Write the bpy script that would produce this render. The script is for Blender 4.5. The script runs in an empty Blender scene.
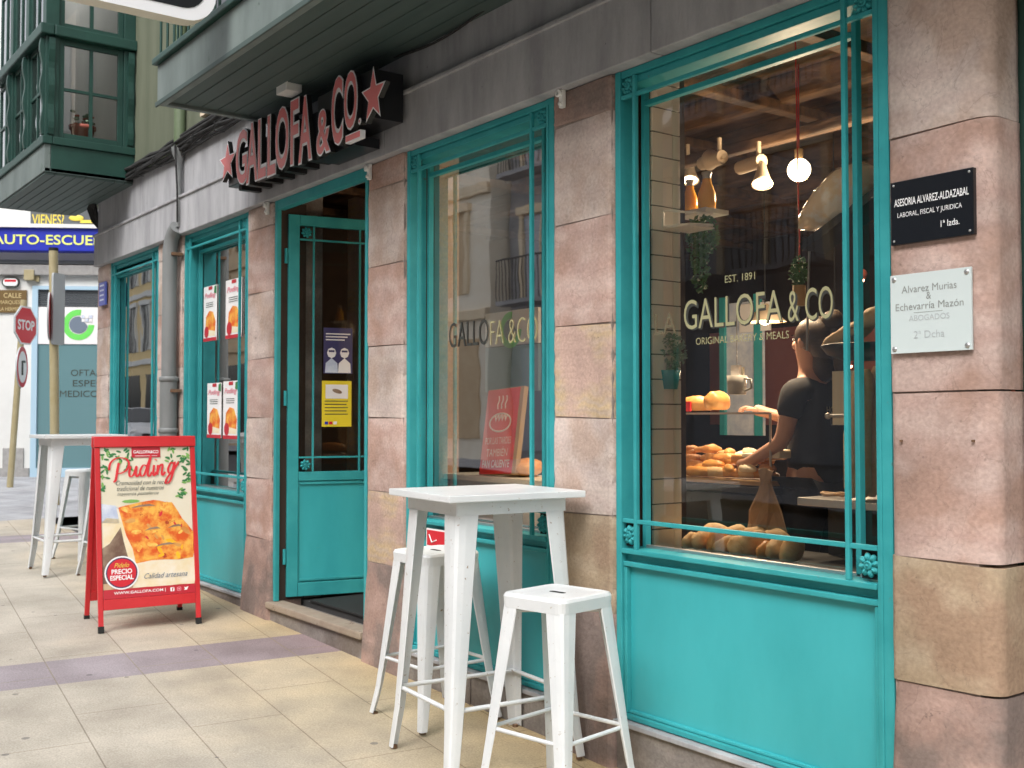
import bpy, bmesh, math, random
from mathutils import Vector, Matrix
random.seed(7)
SC = bpy.context.scene
COL = SC.collection
rad = math.radians
# ------------------------------------------------------------------ camera frame
FPX = 1090.0; PIT = .031; AZ = rad(36.6); HC = 1.42
F = Vector((-math.cos(AZ)*math.cos(PIT), math.sin(AZ)*math.cos(PIT), math.sin(PIT)))
R = Vector((math.sin(AZ), math.cos(AZ), 0)); U = R.cross(F)
CAM = Vector((0, 0, HC))
def at(px, py, y):
    """point on the plane parallel to the facade at depth y"""
    d = F*FPX + R*(px-512) + U*(384-py)
    return CAM + d*(y/d.y)
def gz(x, y):
    xx = max(-20.0, min(12.0, x)); yy = max(-10.0, min(12.0, y))
    return -.03*(xx+3.789) + .008*(yy-2.678)
# ------------------------------------------------------------------ materials
MATS = {}
def s2l(c):
    return tuple(((v/255)/12.92 if v/255 <= .04045 else ((v/255+.055)/1.055)**2.4) for v in c)
def mat(name, c, c2=None, scale=8., rough=.6, bump=0., bscale=None, metal=0., detail=6., stretch=(1,1,1),
        lo=.35, hi=.65, wear=None, wamt=.6, wscale=12., spec=.5, rvar=.0, coat=0.):
    m = bpy.data.materials.new(name); m.use_nodes = True; nt = m.node_tree; N = nt.nodes; L = nt.links
    b = N['Principled BSDF']; b.inputs['Base Color'].default_value = (*c, 1); b.inputs['Roughness'].default_value = rough
    b.inputs['Metallic'].default_value = metal; b.inputs['Specular IOR Level'].default_value = spec
    b.inputs['Coat Weight'].default_value = coat
    tc = N.new('ShaderNodeTexCoord'); mp = N.new('ShaderNodeMapping'); mp.inputs['Scale'].default_value = stretch
    L.new(tc.outputs['Object'], mp.inputs['Vector'])
    col = None
    if c2 is not None:
        n = N.new('ShaderNodeTexNoise'); n.inputs['Scale'].default_value = scale; n.inputs['Detail'].default_value = detail
        n.inputs['Roughness'].default_value = .62
        L.new(mp.outputs[0], n.inputs['Vector'])
        r = N.new('ShaderNodeValToRGB'); r.color_ramp.elements[0].position = lo; r.color_ramp.elements[1].position = hi
        r.color_ramp.elements[0].color = (*c, 1); r.color_ramp.elements[1].color = (*c2, 1)
        L.new(n.outputs['Fac'], r.inputs[0]); col = r.outputs[0]
    if wear is not None:
        n2 = N.new('ShaderNodeTexNoise'); n2.inputs['Scale'].default_value = wscale; n2.inputs['Detail'].default_value = 9
        n2.inputs['Roughness'].default_value = .7
        L.new(tc.outputs['Object'], n2.inputs['Vector'])
        r2 = N.new('ShaderNodeValToRGB'); r2.color_ramp.elements[0].position = wamt; r2.color_ramp.elements[1].position = wamt+.05
        L.new(n2.outputs['Fac'], r2.inputs[0])
        mx = N.new('ShaderNodeMixRGB'); L.new(r2.outputs[0], mx.inputs[0])
        if col: L.new(col, mx.inputs[1])
        else: mx.inputs[1].default_value = (*c, 1)
        mx.inputs[2].default_value = (*wear, 1); col = mx.outputs[0]
    if col: L.new(col, b.inputs['Base Color'])
    if bump:
        n3 = N.new('ShaderNodeTexNoise'); n3.inputs['Scale'].default_value = bscale or scale*3; n3.inputs['Detail'].default_value = 8
        L.new(mp.outputs[0], n3.inputs['Vector'])
        bp = N.new('ShaderNodeBump'); bp.inputs['Strength'].default_value = bump; bp.inputs['Distance'].default_value = .01
        L.new(n3.outputs['Fac'], bp.inputs['Height']); L.new(bp.outputs[0], b.inputs['Normal'])
    MATS[name] = m; return m
def flat(name, c, rough=.6, **k): return mat(name, c, rough=rough, **k)
def emis(name, c, s):
    m = bpy.data.materials.new(name); m.use_nodes = True; b = m.node_tree.nodes['Principled BSDF']
    b.inputs['Base Color'].default_value = (*c, 1); b.inputs['Emission Color'].default_value = (*c, 1); b.inputs['Emission Strength'].default_value = s
    MATS[name] = m; return m
def glass(name, tint=(.9, .93, .92), ior=1.9, wob=.0, mul=1.0):
    m = bpy.data.materials.new(name); m.use_nodes = True; nt = m.node_tree; N = nt.nodes; L = nt.links
    for n in list(N): N.remove(n)
    o = N.new('ShaderNodeOutputMaterial'); t = N.new('ShaderNodeBsdfTransparent'); t.inputs[0].default_value = (*tint, 1)
    g = N.new('ShaderNodeBsdfGlossy'); g.inputs['Roughness'].default_value = .015; g.inputs['Color'].default_value = (.95, .95, .95, 1)
    fr = N.new('ShaderNodeFresnel'); fr.inputs['IOR'].default_value = ior
    mu = N.new('ShaderNodeMath'); mu.operation = 'MULTIPLY'; mu.inputs[1].default_value = mul; mu.use_clamp = True
    mx = N.new('ShaderNodeMixShader'); L.new(fr.outputs[0], mu.inputs[0]); L.new(mu.outputs[0], mx.inputs[0])
    L.new(t.outputs[0], mx.inputs[1]); L.new(g.outputs[0], mx.inputs[2]); L.new(mx.outputs[0], o.inputs[0])
    if wob:
        tc = N.new('ShaderNodeTexCoord'); n = N.new('ShaderNodeTexNoise'); n.inputs['Scale'].default_value = 2.2; n.inputs['Detail'].default_value = 2
        bp = N.new('ShaderNodeBump'); bp.inputs['Strength'].default_value = wob; bp.inputs['Distance'].default_value = .004
        L.new(tc.outputs['Object'], n.inputs['Vector']); L.new(n.outputs['Fac'], bp.inputs['Height'])
        L.new(bp.outputs[0], g.inputs['Normal'])
    MATS[name] = m; return m

def stone(name, ca, cb, cc, dirt=(.09, .07, .06), band=1.):
    """weathered sandstone: bands, blotches, pits, bump"""
    m = bpy.data.materials.new(name); m.use_nodes = True; nt = m.node_tree; N = nt.nodes; L = nt.links
    b = N['Principled BSDF']; b.inputs['Roughness'].default_value = .85; b.inputs['Specular IOR Level'].default_value = .25
    tc = N.new('ShaderNodeTexCoord')
    w = N.new('ShaderNodeTexWave'); w.bands_direction = 'Z'; w.inputs['Scale'].default_value = 2.1*band; w.inputs['Distortion'].default_value = 9
    w.inputs['Detail'].default_value = 5; w.inputs['Detail Scale'].default_value = 1.3; L.new(tc.outputs['Object'], w.inputs['Vector'])
    n1 = N.new('ShaderNodeTexNoise'); n1.inputs['Scale'].default_value = 3.2; n1.inputs['Detail'].default_value = 8; L.new(tc.outputs['Object'], n1.inputs['Vector'])
    n2 = N.new('ShaderNodeTexNoise'); n2.inputs['Scale'].default_value = 70; n2.inputs['Detail'].default_value = 6; L.new(tc.outputs['Object'], n2.inputs['Vector'])
    m1 = N.new('ShaderNodeMixRGB'); m1.inputs[1].default_value = (*ca, 1); m1.inputs[2].default_value = (*cb, 1)
    rw = N.new('ShaderNodeMath'); rw.operation = 'MULTIPLY'; rw.inputs[1].default_value = .75; L.new(w.outputs['Fac'], rw.inputs[0]); L.new(rw.outputs[0], m1.inputs[0])
    r1 = N.new('ShaderNodeValToRGB'); r1.color_ramp.elements[0].position = .45; r1.color_ramp.elements[1].position = .58; L.new(n1.outputs['Fac'], r1.inputs[0])
    m2 = N.new('ShaderNodeMixRGB'); L.new(r1.outputs[0], m2.inputs[0]); L.new(m1.outputs[0], m2.inputs[1]); m2.inputs[2].default_value = (*cc, 1)
    r2 = N.new('ShaderNodeValToRGB'); r2.color_ramp.elements[0].position = .3; r2.color_ramp.elements[1].position = .7
    r2.color_ramp.elements[0].color = (.86, .85, .85, 1); r2.color_ramp.elements[1].color = (1.1, 1.1, 1.1, 1); L.new(n2.outputs['Fac'], r2.inputs[0])
    m3 = N.new('ShaderNodeMixRGB'); m3.blend_type = 'MULTIPLY'; m3.inputs[0].default_value = 1; L.new(m2.outputs[0], m3.inputs[1]); L.new(r2.outputs[0], m3.inputs[2])
    n4 = N.new('ShaderNodeTexNoise'); n4.inputs['Scale'].default_value = 9; n4.inputs['Detail'].default_value = 10; n4.inputs['Roughness'].default_value = .75; L.new(tc.outputs['Object'], n4.inputs['Vector'])
    r4 = N.new('ShaderNodeValToRGB'); r4.color_ramp.elements[0].position = .64; r4.color_ramp.elements[1].position = .72; L.new(n4.outputs['Fac'], r4.inputs[0])
    m4 = N.new('ShaderNodeMixRGB'); L.new(r4.outputs[0], m4.inputs[0]); L.new(m3.outputs[0], m4.inputs[1]); m4.inputs[2].default_value = (*dirt, 1)
    n6 = N.new('ShaderNodeTexNoise'); n6.inputs['Scale'].default_value = 1.9; n6.inputs['Detail'].default_value = 9; n6.inputs['Roughness'].default_value = .68; L.new(tc.outputs['Object'], n6.inputs['Vector'])
    r6 = N.new('ShaderNodeValToRGB'); r6.color_ramp.elements[0].position = .34; r6.color_ramp.elements[1].position = .64
    r6.color_ramp.elements[0].color = (.84, .85, .84, 1); r6.color_ramp.elements[1].color = (1.28, 1.27, 1.25, 1); L.new(n6.outputs['Fac'], r6.inputs[0])
    m6 = N.new('ShaderNodeMixRGB'); m6.blend_type = 'MULTIPLY'; m6.inputs[0].default_value = 1; L.new(m4.outputs[0], m6.inputs[1]); L.new(r6.outputs[0], m6.inputs[2])
    n7 = N.new('ShaderNodeTexNoise'); n7.inputs['Scale'].default_value = 4.5; n7.inputs['Detail'].default_value = 10; n7.inputs['Distortion'].default_value = .8; L.new(tc.outputs['Object'], n7.inputs['Vector'])
    c7 = N.new('ShaderNodeMath'); c7.operation = 'COMPARE'; c7.inputs[1].default_value = .47; c7.inputs[2].default_value = .0035; L.new(n7.outputs['Fac'], c7.inputs[0])
    k7 = N.new('ShaderNodeMath'); k7.operation = 'MULTIPLY'; k7.inputs[1].default_value = .2; L.new(c7.outputs[0], k7.inputs[0])
    m7 = N.new('ShaderNodeMixRGB'); L.new(k7.outputs[0], m7.inputs[0]); L.new(m6.outputs[0], m7.inputs[1]); m7.inputs[2].default_value = (*dirt, 1)
    n8 = N.new('ShaderNodeTexVoronoi'); n8.inputs['Scale'].default_value = 17; L.new(tc.outputs['Object'], n8.inputs['Vector'])
    c8 = N.new('ShaderNodeMath'); c8.operation = 'LESS_THAN'; c8.inputs[1].default_value = .07; L.new(n8.outputs['Distance'], c8.inputs[0])
    k8 = N.new('ShaderNodeMath'); k8.operation = 'MULTIPLY'; k8.inputs[1].default_value = .28; L.new(c8.outputs[0], k8.inputs[0])
    m8 = N.new('ShaderNodeMixRGB'); L.new(k8.outputs[0], m8.inputs[0]); L.new(m7.outputs[0], m8.inputs[1]); m8.inputs[2].default_value = (*dirt, 1)
    L.new(m8.outputs[0], b.inputs['Base Color'])
    ad = N.new('ShaderNodeMath'); ad.operation = 'SUBTRACT'; L.new(n2.outputs['Fac'], ad.inputs[0]); L.new(r4.outputs[0], ad.inputs[1])
    ad2 = N.new('ShaderNodeMath'); ad2.operation = 'ADD'; L.new(ad.outputs[0], ad2.inputs[0]); L.new(n4.outputs['Fac'], ad2.inputs[1])
    bp = N.new('ShaderNodeBump'); bp.inputs['Strength'].default_value = .4; bp.inputs['Distance'].default_value = .006
    L.new(ad2.outputs[0], bp.inputs['Height']); L.new(bp.outputs[0], b.inputs['Normal'])
    MATS[name] = m
stone('stone_pink', (.43, .305, .27), (.50, .385, .35), (.38, .25, .205))
stone('stone_pale', (.46, .375, .345), (.53, .45, .41), (.41, .31, .26))
stone('stone_tan', (.34, .26, .18), (.40, .32, .235), (.29, .20, .14))
stone('stone_gold', (.45, .35, .27), (.50, .37, .22), (.47, .33, .28), band=3)
stone('stone_brown', (.30, .205, .175), (.37, .26, .225), (.20, .155, .14))
stone('stone_grey', (.20, .18, .17), (.27, .245, .225), (.16, .135, .12))
mat('teal', (.030, .285, .305), (.046, .345, .365), 5, rough=.48, spec=.22, bump=.10, bscale=35, wear=(.09, .20, .19), wamt=.665, wscale=16)
mat('teal_panel', (.034, .345, .375), (.048, .405, .44), 2.6, rough=.38, bump=.22, bscale=7, wear=(.12, .33, .33), wamt=.66, wscale=11, stretch=(1, 1, .45))
mat('teal_wall', (.022, .335, .355), rough=.4)
mat('mortar', (.24, .19, .165), (.34, .28, .25), 14, rough=.95, bump=.3)
mat('beam', (.29, .29, .305), (.44, .44, .455), 3.0, rough=.75, bump=.35, bscale=45, stretch=(2.2, 1, .45), wear=(.10, .10, .10), wamt=.66, wscale=22)
mat('green_wall', (.10, .115, .075), (.145, .16, .11), 2.5, rough=.8, bump=.2, stretch=(1.5, 1, .3))
mat('green_paint', (.008, .042, .033), (.013, .060, .046), 3, rough=.45, bump=.1, bscale=30)
mat('green_pale', (.12, .15, .145), (.18, .22, .21), 4, rough=.6, bump=.1, stretch=(1, 1, .3), wear=(.08, .12, .10), wamt=.62, wscale=6)
mat('soffit', (.045, .075, .068), (.065, .095, .088), 3, rough=.6, stretch=(.4, 3, 1))
mat('white_metal', (.62, .645, .66), (.72, .735, .74), 3, rough=.34, bump=.08, bscale=26, wear=(.30, .22, .15), wamt=.63, wscale=38)
mat('rust', (.22, .12, .06), (.10, .06, .04), 30, rough=.8)
mat('rubber', (.015, .015, .015), rough=.8)
mat('red_paint', (.55, .02, .025), (.62, .03, .035), 5, rough=.35, bump=.04)
mat('black_plastic', (.012, .012, .013), rough=.45)
mat('black_sign', (.01, .011, .014), rough=.3)
flat('sign_red', (.74, .20, .20), .4); flat('sign_white', (.82, .82, .84), .4)
flat('white', (.8, .8, .8), .5); flat('letter_white', (.85, .85, .85), .5)
flat('gold', (.40, .375, .21), .4); flat('gold_dark', (.05, .05, .045), .5); flat('text_brown', (.16, .13, .08), .5)
mat('pipe_grey', (.17, .18, .18), (.22, .23, .23), 4, rough=.5, bump=.08, wear=(.1, .1, .1), wamt=.66, wscale=10, stretch=(1, 1, .3))
mat('pipe_green', (.11, .15, .08), (.14, .18, .11), 5, rough=.5)
mat('cable', (.012, .012, .012), (.03, .03, .03), 30, rough=.8)
mat('plaster_white', (.68, .68, .66), (.76, .76, .74), 1.2, rough=.85, bump=.1, bscale=20)
mat('plaster_pale', (.74, .66, .54), (.80, .74, .64), 1.4, rough=.85, bump=.2)
mat('plaster_cream', (.66, .54, .38), (.74, .62, .46), 2, rough=.85, bump=.2)
mat('tan_wall', (.52, .38, .24), (.60, .46, .30), 1.5, rough=.85, bump=.2)
mat('grey_wall', (.26, .26, .27), (.34, .34, .35), 1.5, rough=.8, bump=.2)
mat('yellow_wall', (.74, .56, .28), (.80, .62, .34), 1.5, rough=.85)
mat('brick_red', (.50, .16, .12), (.56, .20, .15), 2, rough=.85)
mat('window_dark', (.02, .022, .025), rough=.12)
mat('window_pale', (.34, .36, .40), rough=.2)
mat('steel', (.5, .5, .5), (.58, .58, .58), 3, rough=.35, metal=.8, stretch=(1, 8, 1))
mat('dark_cabinet', (.025, .027, .03), (.035, .037, .04), 2, rough=.4)
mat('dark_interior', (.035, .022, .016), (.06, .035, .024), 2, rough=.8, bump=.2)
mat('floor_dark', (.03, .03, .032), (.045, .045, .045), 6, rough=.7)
mat('threshold', (.27, .21, .16), (.36, .30, .23), 5, rough=.75, bump=.3, bscale=40, wear=(.14, .08, .06), wamt=.58, wscale=5)
mat('wood', (.42, .26, .12), (.52, .34, .18), 6, rough=.6, stretch=(1, 1, .2))
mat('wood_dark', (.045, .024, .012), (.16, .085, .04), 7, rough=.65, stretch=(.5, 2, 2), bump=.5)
mat('bread', (.62, .38, .17), (.80, .62, .38), 12, rough=.7, bump=.4, bscale=40)
mat('bread_dark', (.36, .13, .04), (.60, .26, .07), 14, rough=.5, bump=.5, bscale=30)
mat('croissant', (.62, .24, .05), (.74, .40, .12), 12, rough=.45, bump=.4, bscale=30)
mat('paper_bag', (.30, .20, .13), (.38, .26, .17), 5, rough=.8, bump=.3, bscale=10)
mat('plant_green', (.05, .14, .05), (.10, .22, .09), 20, rough=.6)
mat('plant_blue', (.12, .20, .14), (.20, .28, .20), 20, rough=.6)
mat('pot_blue', (.05, .30, .38), rough=.4)
mat('terracotta', (.30, .07, .05), (.36, .10, .07), 8, rough=.7)
mat('juice', (.95, .42, .02), (.95, .52, .03), 6, rough=.25)
mat('enamel', (.50, .49, .46), (.58, .57, .54), 5, rough=.35)
mat('skin', (.55, .30, .21), (.60, .34, .25), 8, rough=.5)
mat('hair', (.035, .02, .012), (.06, .035, .02), 40, rough=.5, stretch=(1, 1, 4))
mat('tshirt', (.018, .018, .022), (.026, .026, .03), 10, rough=.85, bump=.2, bscale=20)
mat('trousers', (.03, .035, .05), (.04, .045, .06), 10, rough=.85)
mat('lamp_body', (.62, .50, .36), rough=.5)
emis('bulb_glow', (1, .80, .50), 6); emis('spot_glow', (1, .80, .55), 4); emis('fairy_glow', (1, .45, .25), 12)
mat('red_cord', (.6, .02, .02), rough=.5)
mat('plastic_wrap', (.84, .70, .50), (.90, .90, .88), 7, rough=.12, bump=.9, bscale=9, lo=.46, hi=.56, coat=.6)
mat('poster_paper', (.80, .76, .66), rough=.4); flat('poster_white', (.82, .80, .80), .4)
mat('poster_cream', (.72, .66, .50), (.78, .73, .60), 3, rough=.35)
flat('poster_red', (.50, .02, .035), .35); flat('script_red', (.68, .03, .04), .35); flat('poster_pink', (.78, .30, .36), .4)
flat('leaf_green', (.04, .20, .06), .4); flat('leaf_light', (.20, .42, .10), .4)
flat('text_dark', (.05, .06, .05), .4); flat('badge_navy', (.05, .03, .10), .4)
mat('pastry_print', (.70, .10, .01), (.88, .48, .08), 13, rough=.35, wear=(.42, .04, .01), wamt=.60, wscale=16, lo=.40, hi=.62)
mat('pastry_cream', (.80, .66, .40), (.85, .78, .66), 8, rough=.35)
mat('pastry_gloss', (.80, .22, .02), (.92, .62, .14), 22, rough=.3, lo=.4, hi=.62); mat('print_brown', (.16, .09, .06), (.36, .26, .18), 9, rough=.35); mat('print_table', (.62, .44, .26), (.40, .26, .18), 3, rough=.35, lo=.4, hi=.7)
mat('print_blue', (.45, .52, .68), (.75, .78, .85), 10, rough=.35)
flat('navy_poster', (.045, .04, .13), .4); flat('yellow_poster', (.78, .62, .03), .4)
flat('sign_blue', (.015, .03, .42), .4); flat('sign_yellow', (.80, .85, .22), .4); flat('banner_grey', (.10, .11, .12), .5); flat('banner_yellow', (.75, .60, .08), .5)
flat('shutter', (.07, .08, .09), .5); flat('frost', (.13, .24, .26), .25); flat('frame_blue', (.40, .56, .68), .5)
flat('ring_green', (.16, .68, .12), .4); flat('ring_grey', (.16, .20, .26), .4)
flat('plaque_brown', (.16, .10, .035), .4); flat('plaque_gold', (.60, .48, .25), .4)
flat('stop_red', (.62, .015, .03), .35)
mat('pole_tan', (.36, .30, .16), (.42, .36, .22), 5, rough=.5)
flat('sign_back', (.42, .45, .47), .4)
mat('plaque_black', (.008, .01, .014), rough=.25)
mat('plaque_glass', (.58, .66, .66), (.63, .70, .70), 2, rough=.12)
flat('plaque_text', (.28, .30, .29), .5)
flat('tile_white', (.80, .77, .74), .2); flat('grout', (.12, .10, .09), .8)
flat('blue_plate', (.10, .12, .42), .4); flat('car_white', (.75, .77, .8), .25); flat('tail_red', (.5, .01, .01), .3)
flat('cardboard', (.45, .30, .15), .8); flat('red_card', (.75, .05, .06), .5); flat('ceramic_white', (.78, .78, .76), .3)
mat('asphalt', (.045, .045, .048), (.065, .065, .068), 40, rough=.9, bump=.3)
mat('kerb', (.30, .29, .28), (.38, .37, .36), 12, rough=.85, bump=.2)
glass('glass', (.95, .96, .95), 1.7, .25, 1.3); glass('glass_side', (.92, .94, .93), 2.6, .2, 2.1); glass('glass_clear', (.95, .96, .95), 1.45)
glass('glass_far', (.70, .72, .74), 2.6, .16, 1.9)

def paving(name, brick_w, row_h, c1, c2, mortar, warm=None, strip=None, rot=-6.55, gum=True):
    m = bpy.data.materials.new(name); m.use_nodes = True; nt = m.node_tree; N = nt.nodes; L = nt.links
    b = N['Principled BSDF']; b.inputs['Roughness'].default_value = .8; b.inputs['Specular IOR Level'].default_value = .3
    tc = N.new('ShaderNodeTexCoord'); mp = N.new('ShaderNodeMapping'); mp.inputs['Rotation'].default_value = (0, 0, rad(-rot)); mp.inputs['Location'].default_value = (.30, .045, 0)
    L.new(tc.outputs['Object'], mp.inputs['Vector'])
    br = N.new('ShaderNodeTexBrick'); br.inputs['Scale'].default_value = 1; br.inputs['Brick Width'].default_value = brick_w; br.inputs['Row Height'].default_value = row_h
    br.inputs['Mortar Size'].default_value = .0035; br.inputs['Mortar Smooth'].default_value = .3; br.inputs['Bias'].default_value = 0; br.offset = .37; br.offset_frequency = 2
    br.inputs['Color1'].default_value = (*c1, 1); br.inputs['Color2'].default_value = (*c2, 1); br.inputs['Mortar'].default_value = (*mortar, 1)
    L.new(mp.outputs[0], br.inputs['Vector'])
    col = br.outputs['Color']
    sx = N.new('ShaderNodeSeparateXYZ'); L.new(mp.outputs[0], sx.inputs[0])
    def mixc(fac, a, c, mode='MIX'):
        x = N.new('ShaderNodeMixRGB'); x.blend_type = mode
        if isinstance(fac, float): x.inputs[0].default_value = fac
        else: L.new(fac, x.inputs[0])
        L.new(a, x.inputs[1])
        if isinstance(c, tuple): x.inputs[2].default_value = (*c, 1)
        else: L.new(c, x.inputs[2])
        return x.outputs[0]
    if warm:
        mr = N.new('ShaderNodeMapRange'); mr.inputs['From Min'].default_value = 1.1; mr.inputs['From Max'].default_value = 2.7
        nz = N.new('ShaderNodeTexNoise'); nz.inputs['Scale'].default_value = 1.3; nz.inputs['Detail'].default_value = 5; L.new(tc.outputs['Object'], nz.inputs['Vector'])
        ma = N.new('ShaderNodeMath'); ma.operation = 'MULTIPLY_ADD'; ma.inputs[1].default_value = 1.6; L.new(nz.outputs['Fac'], ma.inputs[0])
        sb = N.new('ShaderNodeMath'); sb.operation = 'SUBTRACT'; sb.inputs[1].default_value = .8; L.new(sx.outputs['Y'], sb.inputs[0]); L.new(sb.outputs[0], ma.inputs[2])
        L.new(ma.outputs[0], mr.inputs['Value'])
        w = mixc(mr.outputs[0], col, warm, 'MULTIPLY'); col = w
    if strip:
        x0, wd, c = strip[0], strip[1], strip[2]
        pp = None
        for x in x0:
            a = N.new('ShaderNodeMath'); a.operation = 'COMPARE'; a.inputs[1].default_value = x; a.inputs[2].default_value = wd/2; L.new(sx.outputs['X'], a.inputs[0])
            if pp is None: pp = a.outputs[0]
            else:
                s = N.new('ShaderNodeMath'); s.operation = 'ADD'; L.new(pp, s.inputs[0]); L.new(a.outputs[0], s.inputs[1]); pp = s.outputs[0]
        mq = N.new('ShaderNodeMixRGB'); mq.blend_type = 'MIX'; mq.inputs[1].default_value = (*strip[3], 1); mq.inputs[2].default_value = (*c, 1)
        mr2 = N.new('ShaderNodeMapRange'); mr2.inputs['From Min'].default_value = 1.2; mr2.inputs['From Max'].default_value = 3.0; L.new(sx.outputs['Y'], mr2.inputs['Value']); L.new(mr2.outputs[0], mq.inputs[0])
        # keep the long joints running through the strip
        inv = N.new('ShaderNodeMath'); inv.operation = 'SUBTRACT'; inv.inputs[0].default_value = 1; L.new(br.outputs['Fac'], inv.inputs[1])
        mm = N.new('ShaderNodeMath'); mm.operation = 'MULTIPLY'; L.new(inv.outputs[0], mm.inputs[0]); L.new(pp, mm.inputs[1])
        col = mixc(mm.outputs[0], col, mq.outputs[0])
    n = N.new('ShaderNodeTexNoise'); n.inputs['Scale'].default_value = 130; n.inputs['Detail'].default_value = 4; L.new(tc.outputs['Object'], n.inputs['Vector'])
    r = N.new('ShaderNodeValToRGB'); r.color_ramp.elements[0].position = .3; r.color_ramp.elements[1].position = .7; r.color_ramp.elements[0].color = (.80, .79, .78, 1); r.color_ramp.elements[1].color = (1.14, 1.14, 1.13, 1)
    L.new(n.outputs['Fac'], r.inputs[0]); col = mixc(1.0, col, r.outputs[0], 'MULTIPLY')
    n5 = N.new('ShaderNodeTexNoise'); n5.inputs['Scale'].default_value = 2.6; n5.inputs['Detail'].default_value = 7; L.new(tc.outputs['Object'], n5.inputs['Vector'])
    r5 = N.new('ShaderNodeValToRGB'); r5.color_ramp.elements[0].position = .3; r5.color_ramp.elements[1].position = .7; r5.color_ramp.elements[0].color = (.74, .73, .72, 1); r5.color_ramp.elements[1].color = (1.08, 1.08, 1.08, 1)
    L.new(n5.outputs['Fac'], r5.inputs[0]); col = mixc(1.0, col, r5.outputs[0], 'MULTIPLY')
    if gum:
        v = N.new('ShaderNodeTexVoronoi'); v.inputs['Scale'].default_value = 5.5; L.new(tc.outputs['Object'], v.inputs['Vector'])
        s1 = N.new('ShaderNodeSeparateColor'); L.new(v.outputs['Color'], s1.inputs[0])
        md = N.new('ShaderNodeMath'); md.operation = 'MULTIPLY'; md.inputs[1].default_value = .21; L.new(s1.outputs[0], md.inputs[0])
        md2 = N.new('ShaderNodeMath'); md2.operation = 'SUBTRACT'; md2.inputs[1].default_value = .10; L.new(md.outputs[0], md2.inputs[0])
        lt = N.new('ShaderNodeMath'); lt.operation = 'LESS_THAN'; L.new(v.outputs['Distance'], lt.inputs[0]); L.new(md2.outputs[0], lt.inputs[1])
        ml = N.new('ShaderNodeMath'); ml.operation = 'MULTIPLY'; ml.inputs[1].default_value = .6; L.new(lt.outputs[0], ml.inputs[0])
        col = mixc(ml.outputs[0], col, (.10, .10, .105))
    L.new(col, b.inputs['Base Color'])
    bp = N.new('ShaderNodeBump'); bp.inputs['Strength'].default_value = .4; bp.inputs['Distance'].default_value = .004
    su = N.new('ShaderNodeMath'); su.operation = 'SUBTRACT'; L.new(n.outputs['Fac'], su.inputs[0]); L.new(br.outputs['Fac'], su.inputs[1])
    L.new(su.outputs[0], bp.inputs['Height']); L.new(bp.outputs[0], b.inputs['Normal'])
    MATS[name] = m
paving('paving', 1.18, .425, (.46, .425, .365), (.515, .475, .41), (.29, .255, .21), warm=(1.03, .85, .55), strip=([-6.30+.30, -11.75+.30, -1.0+.30], .52, (.27, .18, .175), (.33, .295, .32)))
paving('paving_grey', .6, .4, (.36, .37, .40), (.42, .43, .46), (.17, .17, .18), rot=20, gum=False)

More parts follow.
